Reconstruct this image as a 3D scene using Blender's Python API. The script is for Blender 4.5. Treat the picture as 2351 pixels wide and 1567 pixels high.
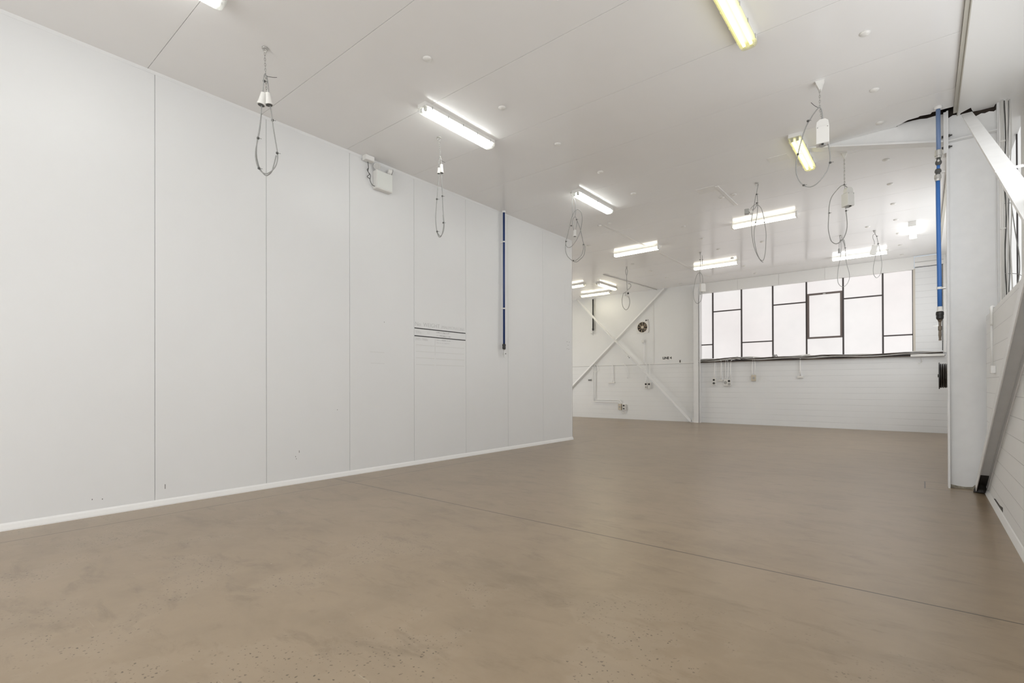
import bpy, bmesh, math, random
from mathutils import Vector, Matrix
random.seed(7)
for o in list(bpy.data.objects): bpy.data.objects.remove(o, do_unlink=True)
SC = bpy.context.scene
COL = SC.collection

# ---------------------------------------------------------------- camera
YAW, PITCH, ROLL = math.radians(39.31), math.radians(0.213), math.radians(-0.164)
Fv = Vector((-math.sin(YAW)*math.cos(PITCH), math.cos(YAW)*math.cos(PITCH), math.sin(PITCH)))
Rv = Vector((math.cos(YAW), math.sin(YAW), 0)); Uv = Rv.cross(Fv)
R2 = Rv*math.cos(ROLL)+Uv*math.sin(ROLL); U2 = -Rv*math.sin(ROLL)+Uv*math.cos(ROLL)
cd = bpy.data.cameras.new('camera'); cam = bpy.data.objects.new('camera', cd); COL.objects.link(cam)
cd.sensor_width = 36.0; cd.lens = 1153.3/2351*36; cd.shift_x = 0; cd.shift_y = 94.2/2351
cd.clip_start = 0.05; cd.clip_end = 200
M = Matrix((R2, U2, -Fv)).transposed().to_4x4(); M.translation = Vector((0, 0, 1.3)); cam.matrix_world = M
SC.camera = cam

# ---------------------------------------------------------------- world, fill light, exposure
SC.view_settings.view_transform = 'Standard'; SC.view_settings.look = 'None'
SC.view_settings.gamma = 1.0; SC.view_settings.use_curve_mapping = False
SC.view_settings.exposure = EXPOSURE = 0.2
W = bpy.data.worlds.new('sky'); SC.world = W; W.use_nodes = True
W.node_tree.nodes['Background'].inputs[0].default_value = (0.85, 0.92, 1.0, 1)
W.node_tree.nodes['Background'].inputs[1].default_value = 0.6

def area(name, loc, rot, sx, sy, power, color):
    l = bpy.data.lights.new(name, 'AREA'); l.shape = 'RECTANGLE'; l.size = sx; l.size_y = sy
    l.energy = power; l.color = color
    o = bpy.data.objects.new(name, l); COL.objects.link(o); o.location = loc; o.rotation_euler = rot
    return o
P_BACK, P_SIDE, P_BAY, P_LEFT, K_LAMP, K_PANE = 198, 84, 118, 250, 4.4, 0.77
# added unseen fill lights: behind the camera, along the right wall, behind the partition
area('fill_back', (-2.0, -5.05, 2.1), (math.radians(101), 0, 0), 5.0, 3.9, P_BACK, (1.0, 1.0, 1.0))
area('fill_near_side', (0.94, 3.8, 3.35), (0, math.radians(100), 0), 2.2, 6.6, P_SIDE, (0.97, 0.985, 1.0))
area('fill_far_side', (0.93, 13.5, 3.4), (0, math.radians(100), 0), 2.2, 5.2, P_BAY, (0.97, 0.985, 1.0))
area('fill_left', (-13.95, 12.4, 2.2), (0, math.radians(-104), 0), 4.0, 5.0, P_LEFT, (1.0, 1.0, 1.0))

H = 4.679      # ceiling
LX = -6.392    # face of the partition on the left
FY = 17.17     # far wall

# ---------------------------------------------------------------- materials
MATS = {}
def nodes_of(m):
    m.use_nodes = True; nt = m.node_tree; return nt, nt.nodes, nt.links, nt.nodes['Principled BSDF']
def mat(name, col, rough=0.5, metal=0.0, bump=0.0, bscale=40, var=0.0, emit=None, es=0.0, spec=0.5, coat=0.0):
    if name in MATS: return MATS[name]
    m = bpy.data.materials.new(name); nt, N, L, B = nodes_of(m)
    B.inputs['Base Color'].default_value = (*col, 1); B.inputs['Roughness'].default_value = rough
    B.inputs['Metallic'].default_value = metal
    B.inputs['Specular IOR Level'].default_value = spec
    B.inputs['Coat Weight'].default_value = coat
    tc = N.new('ShaderNodeTexCoord'); nz = N.new('ShaderNodeTexNoise'); nz.inputs['Scale'].default_value = bscale
    nz.inputs['Detail'].default_value = 4
    L.new(tc.outputs['Object'], nz.inputs['Vector'])
    if var > 0:
        r = N.new('ShaderNodeMapRange'); r.inputs[1].default_value = 0.3; r.inputs[2].default_value = 0.7
        r.inputs[3].default_value = 1-var; r.inputs[4].default_value = 1
        mx = N.new('ShaderNodeMix'); mx.data_type = 'RGBA'; mx.blend_type = 'MULTIPLY'; mx.inputs[0].default_value = 1
        mx.inputs[6].default_value = (*col, 1)
        L.new(nz.outputs['Fac'], r.inputs[0]); L.new(r.outputs[0], mx.inputs[7]); L.new(mx.outputs[2], B.inputs['Base Color'])
    if bump > 0:
        b = N.new('ShaderNodeBump'); b.inputs['Strength'].default_value = bump; b.inputs['Distance'].default_value = 0.002
        L.new(nz.outputs['Fac'], b.inputs['Height']); L.new(b.outputs[0], B.inputs['Normal'])
    if emit:
        B.inputs['Emission Color'].default_value = (*emit, 1); B.inputs['Emission Strength'].default_value = es
    MATS[name] = m; return m

class G:
    """tiny helper for node graphs"""
    def __init__(s, m): s.nt, s.N, s.L, s.B = nodes_of(m); s.tc = s.N.new('ShaderNodeTexCoord').outputs['Object']; sp = s.N.new('ShaderNodeSeparateXYZ'); s.L.new(s.tc, sp.inputs[0]); s.x, s.y, s.z = sp.outputs
    def m(s, op, a, b=None, c=None):
        n = s.N.new('ShaderNodeMath'); n.operation = op
        for i, v in enumerate((a, b, c)):
            if v is None: continue
            if isinstance(v, (int, float)): n.inputs[i].default_value = v
            else: s.L.new(v, n.inputs[i])
        return n.outputs[0]
    def line(s, v, c, w): return s.m('LESS_THAN', s.m('ABSOLUTE', s.m('SUBTRACT', v, c)), w)
    def between(s, v, a, b): return s.m('MULTIPLY', s.m('GREATER_THAN', v, a), s.m('LESS_THAN', v, b))
    def noise(s, scale, detail=4, rough=0.5, vec=None, dist=0):
        n = s.N.new('ShaderNodeTexNoise'); n.inputs['Scale'].default_value = scale; n.inputs['Detail'].default_value = detail
        n.inputs['Roughness'].default_value = rough; n.inputs['Distortion'].default_value = dist
        s.L.new(vec or s.tc, n.inputs['Vector']); return n.outputs['Fac']
    def scaled(s, sx, sy, sz, rz=0):
        n = s.N.new('ShaderNodeMapping'); n.inputs['Scale'].default_value = (sx, sy, sz); n.inputs['Rotation'].default_value = (0, 0, rz)
        s.L.new(s.tc, n.inputs['Vector']); return n.outputs[0]
    def rng(s, v, a, b, c, d):
        n = s.N.new('ShaderNodeMapRange'); s.L.new(v, n.inputs[0])
        for i, q in enumerate((a, b, c, d)): n.inputs[i+1].default_value = q
        return n.outputs[0]
    def mix(s, f, a, b, mode='MIX'):
        n = s.N.new('ShaderNodeMix'); n.data_type = 'RGBA'; n.blend_type = mode
        for i, v in ((0, f), (6, a), (7, b)):
            if isinstance(v, (int, float)): n.inputs[i].default_value = v
            elif isinstance(v, tuple): n.inputs[i].default_value = (*v, 1)
            else: s.L.new(v, n.inputs[i])
        return n.outputs[2]
    def bump(s, h, strength, dist):
        b = s.N.new('ShaderNodeBump'); b.inputs['Strength'].default_value = strength; b.inputs['Distance'].default_value = dist
        s.L.new(h, b.inputs['Height']); s.L.new(b.outputs[0], s.B.inputs['Normal'])

def block_mat(name, col, axis, zmax=99, depth=0.6):
    """painted blockwork: courses 0.17 m; smooth above zmax"""
    m = bpy.data.materials.new(name); g = G(m)
    cv = g.N.new('ShaderNodeCombineXYZ'); g.L.new(g.x if axis == 'x' else g.y, cv.inputs[0]); g.L.new(g.z, cv.inputs[1])
    br = g.N.new('ShaderNodeTexBrick'); g.L.new(cv.outputs[0], br.inputs['Vector'])
    br.inputs['Scale'].default_value = 1; br.inputs['Brick Width'].default_value = 0.4; br.inputs['Row Height'].default_value = 0.17
    br.inputs['Mortar Size'].default_value = 0.0035; br.inputs['Mortar Smooth'].default_value = 0.4
    row = g.m('LESS_THAN', g.m('ABSOLUTE', g.m('SUBTRACT', g.m('FRACT', g.m('DIVIDE', g.m('ADD', g.z, 0.0), 0.17)), 0.5)), 0.485)
    rowline = g.m('SUBTRACT', 1, row)
    v = g.m('MULTIPLY', br.outputs['Fac'], 0.05)
    patch = g.rng(g.noise(0.9, 3), 0.35, 0.62, 0.25, 1.0)
    mask = g.m('MULTIPLY', g.m('MAXIMUM', rowline, v), patch)
    if zmax < 90: mask = g.m('MULTIPLY', mask, g.m('LESS_THAN', g.z, zmax))
    stain = g.rng(g.noise(0.7, 5, 0.6), 0.35, 0.7, 0.965, 1.0)
    c = g.mix(1.0, col, stain, 'MULTIPLY')
    c = g.mix(g.m('MULTIPLY', mask, depth), c, tuple(q*0.55 for q in col))
    g.L.new(c, g.B.inputs['Base Color']); g.B.inputs['Roughness'].default_value = 0.5
    hgt = g.m('SUBTRACT', g.m('MULTIPLY', g.noise(35, 4), 0.15), mask)
    g.bump(hgt, 0.5, 0.004)
    MATS[name] = m; return m

def floor_mat():
    m = bpy.data.materials.new('floor_coating'); g = G(m)
    n1 = g.noise(0.55, 6, 0.62, dist=0.6); n2 = g.noise(2.2, 5, 0.6, g.scaled(1, 0.45, 1, 0.5)); n3 = g.noise(9, 4, 0.6, g.scaled(1, 0.35, 1, 0.5))
    c = g.mix(g.rng(n1, 0.35, 0.68, 0, 1), FLOOR_A, FLOOR_B)
    c = g.mix(g.m('MULTIPLY', g.rng(n2, 0.5, 0.72, 0, 1), 0.35), c, FLOOR_C)
    c = g.mix(g.m('MULTIPLY', g.rng(n3, 0.5, 0.8, 0, 1), 0.25), c, FLOOR_A)
    # worn areas where the aggregate shows through, near the camera
    vo = g.N.new('ShaderNodeTexVoronoi'); vo.inputs['Scale'].default_value = 52; vo.feature = 'F1'
    wv = g.N.new('ShaderNodeMapping'); wv.inputs['Scale'].default_value = (1, 1, 1)
    g.L.new(g.tc, wv.inputs[0]); ad = g.N.new('ShaderNodeVectorMath'); ad.operation = 'ADD'
    nn = g.N.new('ShaderNodeTexNoise'); nn.inputs['Scale'].default_value = 60; g.L.new(g.tc, nn.inputs['Vector'])
    sc = g.N.new('ShaderNodeVectorMath'); sc.operation = 'SCALE'; sc.inputs[3].default_value = 0.02; g.L.new(nn.outputs['Color'], sc.inputs[0])
    g.L.new(wv.outputs[0], ad.inputs[0]); g.L.new(sc.outputs[0], ad.inputs[1]); g.L.new(ad.outputs[0], vo.inputs['Vector'])
    rnd = g.N.new('ShaderNodeSeparateColor'); g.L.new(vo.outputs['Color'], rnd.inputs[0])
    spot = g.m('MULTIPLY', g.m('LESS_THAN', vo.outputs['Distance'], g.rng(rnd.outputs[1], 0, 1, 0.10, 0.34)), g.m('GREATER_THAN', rnd.outputs[0], 0.45))
    worn = g.rng(g.noise(1.3, 5, 0.62), 0.515, 0.55, 0, 1)
    near = g.rng(g.y, 2.4, 3.3, 1, 0)
    agg = g.m('MULTIPLY', g.m('MULTIPLY', spot, worn), near)
    lw = g.m('MULTIPLY', worn, near); c = g.mix(g.m('MULTIPLY', lw, 0.22), c, (0.42, 0.34, 0.25))
    c = g.mix(g.m('MULTIPLY', agg, 0.9), c, (0.085, 0.062, 0.042))
    # white paint specks and scuffs
    v2 = g.N.new('ShaderNodeTexVoronoi'); v2.inputs['Scale'].default_value = 9; g.L.new(g.tc, v2.inputs['Vector'])
    r2 = g.N.new('ShaderNodeSeparateColor'); g.L.new(v2.outputs['Color'], r2.inputs[0])
    speck = g.m('MULTIPLY', g.m('LESS_THAN', v2.outputs['Distance'], 0.045), g.m('GREATER_THAN', r2.outputs[0], 0.72))
    speck = g.m('MULTIPLY', speck, g.rng(g.noise(0.8, 2), 0.48, 0.52, 0, 1))
    c = g.mix(g.m('MULTIPLY', g.m('MULTIPLY', speck, g.rng(g.y, 3, 5, 1, 0)), 0.75), c, (0.72, 0.68, 0.6))
    dk = g.m('MULTIPLY', g.m('LESS_THAN', v2.outputs['Distance'], 0.05), g.m('LESS_THAN', r2.outputs[1], 0.12))
    c = g.mix(g.m('MULTIPLY', dk, 0.7), c, (0.10, 0.075, 0.05))
    sw = g.noise(1.0, 6, 0.7, g.scaled(1.2, 30, 1, -0.35)); sc_ = g.m('MULTIPLY', g.rng(sw, 0.665, 0.69, 0, 1), g.m('MULTIPLY', g.rng(g.noise(0.7, 2), 0.5, 0.56, 0, 1), g.rng(g.y, 1.8, 3.2, 1, 0)))
    c = g.mix(g.m('MULTIPLY', sc_, 0.55), c, (0.66, 0.60, 0.50))
    sd = g.noise(0.9, 5, 0.55, g.scaled(1.0, 2.2, 1, 0.55), 0.6); c = g.mix(g.m('MULTIPLY', g.rng(sd, 0.50, 0.78, 0, 1), 0.45), c, FLOOR_D)
    sl = g.noise(1.6, 6, 0.6, g.scaled(1.0, 2.0, 1, 0.2), 0.7); c = g.mix(g.m('MULTIPLY', g.rng(sl, 0.46, 0.72, 0, 1), 0.45), c, FLOOR_B)
    m1 = g.noise(3.4, 9, 0.68, g.scaled(1.0, 1.7, 1, 0.4), 0.5); c = g.mix(g.m('MULTIPLY', g.rng(m1, 0.44, 0.64, 0, 1), 0.5), c, FLOOR_B)
    m2 = g.noise(2.3, 9, 0.7, g.scaled(1.0, 2.6, 1, 0.5), 0.4); c = g.mix(g.m('MULTIPLY', g.rng(m2, 0.54, 0.72, 0, 1), 0.55), c, FLOOR_D)
    # saw cuts and the edge of the floor hatch
    j = g.line(g.y, 3.84, 0.0068)
    j2 = g.m('MULTIPLY', g.m('MULTIPLY', g.line(g.x, -5.92, 0.0055), g.rng(g.noise(1.2, 2), 0.36, 0.46, 0.25, 1)), g.m('LESS_THAN', g.y, 10.3))
    hx = g.between(g.x, 0.0, 0.47); hy = g.between(g.y, 8.06, 8.62)
    h = g.m('MAXIMUM', g.m('MULTIPLY', hx, g.m('MAXIMUM', g.line(g.y, 8.07, 0.007), g.line(g.y, 8.61, 0.007))), g.m('MULTIPLY', hy, g.line(g.x, 0.01, 0.006)))
    ln = g.m('MAXIMUM', j, g.m('MAXIMUM', j2, h))
    c = g.mix(g.m('MULTIPLY', ln, 0.97), c, (0.06, 0.045, 0.03))
    g.L.new(c, g.B.inputs['Base Color'])
    g.B.inputs['Roughness'].default_value = 0.30
    g.B.inputs['Specular IOR Level'].default_value = 0.42
    hh = g.m('SUBTRACT', g.m('MULTIPLY', g.noise(5, 4), 0.5), g.m('ADD', ln, g.m('MULTIPLY', agg, 0.3)))
    g.bump(hh, 0.25, 0.004)
    MATS['floor'] = m; return m
FLOOR_A = (0.285, 0.216, 0.143); FLOOR_B = (0.355, 0.272, 0.184); FLOOR_C = (0.24, 0.18, 0.118); FLOOR_D = (0.18, 0.134, 0.088)

WHITE = (0.80, 0.795, 0.77)
m_panel = mat('white_wall_panel', (0.80, 0.805, 0.805), 0.38, bump=0.03, bscale=1.2, var=0.02)
m_ceil = mat('white_ceiling_panel', (0.905, 0.90, 0.895), 0.16, bump=0.012, bscale=1.5, var=0.02, spec=0.35)
m_lining = None
m_floor = floor_mat()
m_far = block_mat('painted_far_wall', (0.83, 0.835, 0.83), 'x', 2.0, 0.5)
m_block = block_mat('painted_blockwork', (0.84, 0.85, 0.855), 'x', 99, 0.8)
m_blocky = block_mat('painted_blockwork_side', (0.91, 0.91, 0.905), 'y', 99, 0.9)
m_white = mat('white_paint', (0.86, 0.855, 0.84), 0.45, bump=0.05, bscale=30)
m_steel = mat('white_painted_steel', (0.85, 0.85, 0.845), 0.4, bump=0.06, bscale=6, var=0.05)
m_plastic = mat('white_plastic', (0.80, 0.79, 0.76), 0.35)
m_bright = mat('bright_white_plastic', (0.92, 0.92, 0.91), 0.35)
m_cream = mat('cream_plastic', (0.62, 0.56, 0.45), 0.4)
m_grey = mat('grey_plastic', (0.42, 0.42, 0.41), 0.4)
m_dark = mat('dark_grey_rubber', (0.09, 0.09, 0.085), 0.5)
m_black = mat('black_plastic', (0.015, 0.014, 0.013), 0.45)
m_tar = mat('black_tar_coating', (0.018, 0.014, 0.010), 0.55, bump=0.5, bscale=20)
m_void = mat('unpainted_rusty_steel', (0.035, 0.022, 0.014), 0.8, bump=0.3, bscale=20, var=0.6)
m_cord = mat('grey_flex_cord', (0.34, 0.34, 0.33), 0.5)
m_cordw = mat('white_flex_cord', (0.72, 0.71, 0.68), 0.45)
m_chain = mat('galvanised_chain', (0.45, 0.44, 0.42), 0.4, metal=0.5)
m_galv = mat('galvanised_metal', (0.55, 0.54, 0.52), 0.35, metal=0.6)
m_blue = mat('blue_pipe_plastic', (0.045, 0.17, 0.50), 0.4)
m_navy = mat('dark_blue_pipe_plastic', (0.012, 0.04, 0.16), 0.4)
m_bar = mat('dark_window_bar', (0.06, 0.05, 0.05), 0.5)
m_sash = mat('brown_grey_sash', (0.16, 0.13, 0.12), 0.5)
m_ledge = mat('dark_stained_ledge', (0.09, 0.065, 0.05), 0.6, bump=0.3, bscale=12, var=0.5)
m_fan = mat('fan_bronze', (0.20, 0.15, 0.10), 0.5)
m_mark = mat('black_marker', (0.02, 0.02, 0.02), 0.6)
m_faint = mat('faint_grey_marker', (0.58, 0.58, 0.57), 0.6)
m_shade_scuff = mat('gap_shade_and_scuff', (0.25, 0.25, 0.24), 0.8)  # dark tone for painted gap shade, scuffs and screw holes
m_beige = mat('beige_edge_trim', (0.52, 0.50, 0.44), 0.5)

def glass_mat(name, col, es):
    m = bpy.data.materials.new(name); g = G(m)
    n = g.noise(1.6, 3); n2 = g.noise(0.8, 2)
    c = g.mix(g.rng(n2, 0.4, 0.65, 0, 1), col, tuple(min(1, q*1.0) for q in (col[0]*0.97, col[1]*0.95, col[2]*0.95)))
    g.L.new(c, g.B.inputs['Emission Color']); g.L.new(g.rng(n, 0.3, 0.7, es*0.95*K_PANE, es*1.03*K_PANE), g.B.inputs['Emission Strength'])
    g.B.inputs['Base Color'].default_value = (0.12, 0.12, 0.12, 1); g.B.inputs['Roughness'].default_value = 0.3
    MATS[name] = m; return m
m_pane = glass_mat('daylit_obscure_glass', (1.0, 0.965, 0.95), 0.93)
m_pane2 = glass_mat('daylit_obscure_glass_side', (0.97, 0.985, 0.98), 0.80)

def lamp_mat(name, col, es):
    return mat(name, (0.8, 0.8, 0.8), 0.4, emit=col, es=es*K_LAMP)
m_tube = {'cool': lamp_mat('fluorescent_tube_cool', (0.98, 1.0, 0.97), 4.5), 'yellow': lamp_mat('fluorescent_tube_yellow', (1.0, 0.97, 0.50), 0.62),
          'warm': lamp_mat('fluorescent_tube_warm', (1.0, 0.94, 0.74), 3.0)}
m_lens = {'cool': lamp_mat('lit_lens_cool', (1.0, 1.0, 0.96), 1.3), 'warm': lamp_mat('lit_lens_warm', (1.0, 0.95, 0.80), 1.3)}
def cover_mat(name, tint):
    m = bpy.data.materials.new(name); g = G(m); N, L = g.N, g.L
    tr = N.new('ShaderNodeBsdfTransparent'); tr.inputs[0].default_value = (1, 1, 1, 1)
    tl = N.new('ShaderNodeBsdfTranslucent'); tl.inputs[0].default_value = (*tint, 1)
    gl = N.new('ShaderNodeBsdfGlossy'); gl.inputs['Roughness'].default_value = 0.15
    a = N.new('ShaderNodeMixShader'); a.inputs[0].default_value = 0.25; L.new(tr.outputs[0], a.inputs[1]); L.new(tl.outputs[0], a.inputs[2])
    b = N.new('ShaderNodeMixShader'); b.inputs[0].default_value = 0.05; L.new(a.outputs[0], b.inputs[1]); L.new(gl.outputs[0], b.inputs[2])
    L.new(b.outputs[0], N['Material Output'].inputs[0]); MATS[name] = m; return m
m_cover = {'cool': cover_mat('clear_diffuser', (0.95, 0.97, 0.92)), 'yellow': cover_mat('yellowed_diffuser', (0.98, 0.95, 0.50)), 'warm': cover_mat('warm_diffuser', (0.98, 0.95, 0.82))}

# ---------------------------------------------------------------- mesh helpers
def smooth_path(pts, n=6, closed=False):
    pts = [Vector(p) for p in pts]
    if len(pts) < 3: return pts
    out = []; k = len(pts)
    for i in range(k if closed else k-1):
        p0 = pts[(i-1) % k] if (closed or i > 0) else pts[0]*2-pts[1]
        p1 = pts[i]; p2 = pts[(i+1) % k]
        p3 = pts[(i+2) % k] if (closed or i+2 < k) else pts[-1]*2-pts[-2]
        for j in range(n):
            t = j/n
            out.append(0.5*((2*p1)+(-p0+p2)*t+(2*p0-5*p1+4*p2-p3)*t*t+(-p0+3*p1-3*p2+p3)*t**3))
    if not closed: out.append(pts[-1])
    return out
class MB:
    def __init__(s): s.bm = bmesh.new()
    def box(s, c, d, rot=None, bev=0):
        r = bmesh.ops.create_cube(s.bm, size=1); vs = r['verts']
        m = Matrix.Translation(c) @ (rot.to_4x4() if rot else Matrix()) @ Matrix.Diagonal((*d, 1))
        bmesh.ops.transform(s.bm, matrix=m, verts=vs)
        if bev > 0:
            es = list({e for v in vs for e in v.link_edges})
            bmesh.ops.bevel(s.bm, geom=es, offset=bev, segments=2, affect='EDGES', profile=0.5)
        return s
    def bx(s, x0, x1, y0, y1, z0, z1, bev=0):
        return s.box(((x0+x1)/2, (y0+y1)/2, (z0+z1)/2), (abs(x1-x0), abs(y1-y0), abs(z1-z0)), bev=bev)
    def ring_tube(s, pts, rad, seg=8, closed=False, cap=True):
        pts = [Vector(p) for p in pts]; n = len(pts); rings = []
        rad = rad if isinstance(rad, (list, tuple)) else [rad]*n
        up = None
        for i, p in enumerate(pts):
            if closed: t = pts[(i+1) % n]-pts[i-1]
            else: t = (pts[min(i+1, n-1)]-pts[max(i-1, 0)])
            t = t.normalized() if t.length > 1e-9 else Vector((0, 0, 1))
            if up is None:
                up = Vector((0, 0, 1)) if abs(t.z) < 0.9 else Vector((0, 1, 0))
            u = (up-t*up.dot(t)); u = u.normalized() if u.length > 1e-6 else t.orthogonal().normalized()
            w = t.cross(u); up = u
            rings.append([s.bm.verts.new(p+(u*math.cos(2*math.pi*k/seg)+w*math.sin(2*math.pi*k/seg))*rad[i]) for k in range(seg)])
        m = n if closed else n-1
        for i in range(m):
            a, b = rings[i], rings[(i+1) % n]
            for k in range(seg):
                f = s.bm.faces.new((a[k], a[(k+1) % seg], b[(k+1) % seg], b[k])); f.smooth = True
        if cap and not closed:
            s.bm.faces.new(list(reversed(rings[0]))); s.bm.faces.new(rings[-1])
        return s
    def tube(s, pts, r, seg=8, smooth=True, n=5, closed=False):
        return s.ring_tube(smooth_path(pts, n, closed) if smooth else pts, r, seg, closed)
    def cyl(s, a, b, r, r2=None, seg=20):
        a, b = Vector(a), Vector(b); return s.ring_tube([a, b], [r, r if r2 is None else r2], seg)
    def prof(s, a, b, rads, seg=20):
        """turned shape along a-b: rads = [(t, r), ...]"""
        a, b = Vector(a), Vector(b); P = []; Rr = []
        for t, r in rads: P.append(a+(b-a)*t); Rr.append(r)
        # repeated t values make sharp steps
        for i in range(1, len(P)):
            if (P[i]-P[i-1]).length < 1e-6: P[i] = P[i]+(b-a).normalized()*1e-5
        d = (b-a).normalized(); u = d.orthogonal().normalized(); w = d.cross(u); rings = []
        for p, r in zip(P, Rr): rings.append([s.bm.verts.new(p+(u*math.cos(2*math.pi*k/seg)+w*math.sin(2*math.pi*k/seg))*r) for k in range(seg)])
        for q in range(len(rings)-1):
            for k in range(seg):
                s.bm.faces.new((rings[q][k], rings[q][(k+1) % seg], rings[q+1][(k+1) % seg], rings[q+1][k]))
        s.bm.faces.new(list(reversed(rings[0]))); s.bm.faces.new(rings[-1]); return s
    def prism(s, poly, axis, a, b):
        """poly: 2-D outline; extruded along axis from a to b"""
        def P(u, v, w): return {'X': (w, u, v), 'Y': (u, w, v), 'Z': (u, v, w)}[axis]
        A = [s.bm.verts.new(P(u, v, a)) for u, v in poly]; B = [s.bm.verts.new(P(u, v, b)) for u, v in poly]; n = len(poly)
        s.bm.faces.new(A); s.bm.faces.new(list(reversed(B)))
        for i in range(n): s.bm.faces.new((A[(i+1) % n], A[i], B[i], B[(i+1) % n]))
        return s
    def sweep(s, poly, p, q, side, up):
        """outline poly (u, v) in axes side, up swept straight from p to q"""
        p, q, side, up = map(Vector, (p, q, side, up)); n = len(poly)
        A = [s.bm.verts.new(p+side*u+up*v) for u, v in poly]; B = [s.bm.verts.new(q+side*u+up*v) for u, v in poly]
        s.bm.faces.new(A); s.bm.faces.new(list(reversed(B)))
        for i in range(n): s.bm.faces.new((A[(i+1) % n], A[i], B[i], B[(i+1) % n]))
        return s
    def torus(s, c, R, r, ax='Z', seg=24, ss=8, a0=0, a1=2*math.pi):
        full = abs(a1-a0-2*math.pi) < 1e-6; pts = []
        for i in range(seg if full else seg+1):
            a = a0+(a1-a0)*i/seg; x, y = R*math.cos(a), R*math.sin(a)
            pts.append(Vector(c)+Vector({'Z': (x, y, 0), 'Y': (x, 0, y), 'X': (0, x, y)}[ax]))
        return s.ring_tube(pts, r, ss, closed=full)
    def build(s, name, m, parent=None, loc=None):
        bmesh.ops.recalc_face_normals(s.bm, faces=s.bm.faces[:])
        if loc is not None: bmesh.ops.translate(s.bm, verts=s.bm.verts[:], vec=-Vector(loc))
        me = bpy.data.meshes.new(name); s.bm.to_mesh(me); s.bm.free(); me.materials.append(m)
        o = bpy.data.objects.new(name, me); COL.objects.link(o)
        if parent: o.parent = parent
        if loc is not None: o.location = loc
        return o
def tag(o, label=None, cat=None, group=None, kind=None):
    if label: o['label'] = label
    if cat: o['category'] = cat
    if group: o['group'] = group
    if kind: o['kind'] = kind
    return o
def thing(name, label, cat, loc=(0, 0, 0), rz=0, group=None, kind=None):
    o = bpy.data.objects.new(name, None); COL.objects.link(o); o.location = loc; o.rotation_euler = (0, 0, rz)
    o.empty_display_size = 0.1
    return tag(o, label, cat, group, kind)
def copy_tree(o, parent=None):
    c = o.copy(); COL.objects.link(c); c.parent = parent
    for ch in list(o.children): copy_tree(ch, c)
    return c
def text_mesh(name, txt, size, m, loc, rot, parent=None, depth=0.001, align='CENTER', sx=1.0, bold=0.0):
    cu = bpy.data.curves.new(name, 'FONT'); cu.body = txt; cu.offset = bold; cu.size = size; cu.extrude = depth/2; cu.align_x = align; cu.align_y = 'CENTER'
    t = bpy.data.objects.new(name+'_tmp', cu); COL.objects.link(t); dg = bpy.context.evaluated_depsgraph_get()
    me = bpy.data.meshes.new_from_object(t.evaluated_get(dg)); bpy.data.objects.remove(t, do_unlink=True)
    me.materials.clear(); me.materials.append(m)
    o = bpy.data.objects.new(name, me); COL.objects.link(o); o.location = loc; o.rotation_euler = rot; o.scale = (sx, 1, 1)
    if parent: o.parent = parent
    return o
# ================================================================ THE SETTING
Y0 = -5.2; XL = -14.0
def struct(o, label, cat): return tag(o, label, cat, kind='structure')
b = MB(); b.bx(XL, 1.1, Y0, FY+0.2, -0.2, 0.0)
struct(b.build('floor', m_floor), 'beige brown coated concrete floor with saw cuts and worn speckled patches', 'floor')

# partition of tall insulated panels on the left
seams = [-4.21, -3.02, -1.83, -0.64, 0.556, 1.746, 2.932, 4.118, 5.303, 6.493, 7.687, 8.873, 10.04]
b = MB()
edges = [Y0]+seams
for a, c in zip(edges[:-1], edges[1:]): b.bx(LX-0.012, LX, a+0.0025, c-0.0025, 0.0, H)
b.bx(LX-0.16, LX-0.0121, Y0, 10.04, 0, H)
wl = struct(b.build('wall_left', m_panel), 'long white partition of tall smooth panels with fine vertical joints', 'wall')
b = MB(); b.prism([(LX+0.001, 0), (LX+0.022, 0), (LX+0.022, 0.012), (LX+0.012, 0.05), (LX+0.001, 0.068)], 'Y', Y0, 10.06)
struct(b.build('baseboard_left', m_white), 'white skirting angle along the foot of the panel partition', 'baseboard')
b = MB(); b.prism([(LX+0.0005, H), (LX+0.008, H), (LX+0.002, H-0.035), (LX+0.0005, H-0.035)], 'Y', Y0, 10.04)
struct(b.build('trim_1', m_panel), 'slim white angle where the partition meets the ceiling', 'trim')
b = MB(); b.bx(LX-0.172, LX+0.004, 10.04, 10.046, 0.0, H); b.bx(LX+0.0005, LX+0.004, 10.005, 10.046, 0, H)
struct(b.build('trim_2', mat('bright_white_corner', (0.88, 0.88, 0.87), 0.35)), 'bright white corner angle on the free end of the partition', 'trim')

# ceiling of wide panels
b = MB(); ys = [Y0, -3.13, -1.93, -0.73, 0.47, 1.68, 2.87, 4.07, 5.26, 6.46, 7.66, 8.86, 10.05, 11.25, 12.45, 13.65, 14.85, 16.05, FY]
for i in range(len(ys)-1):
    a, c = ys[i]+0.0022, ys[i+1]-0.0022
    cuts = [XL, 0.30] if ys[i] < 8.8 else [XL, -5.25, 0.30]
    for x0, x1 in zip(cuts[:-1], cuts[1:]):
        if a < 8.25 < c:      # cut round the steel frame near the column
            b.prism([(x0, a), (x1, a), (x1, 8.168), (0.10, 8.167), (0.085, 8.21), (-0.018, 8.185), (-0.035, 8.208), (-0.14, 8.215), (-0.26, 8.318), (-0.26, 8.44), (x1, 8.44), (x1, c), (x0, c)], 'Z', H, H+0.012)
        else: b.bx(x0+0.0015, x1-0.0015, a, c, H, H+0.012)
b.bx(XL, -0.30, Y0, FY, H+0.0121, H+0.06); b.bx(-0.30, 0.30, Y0, 8.13, H+0.0121, H+0.06); b.bx(-0.30, 0.30, 8.47, FY, H+0.0121, H+0.06)
struct(b.build('ceiling', m_ceil), 'glossy white ceiling of wide insulated panels', 'ceiling')
b = MB()
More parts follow.
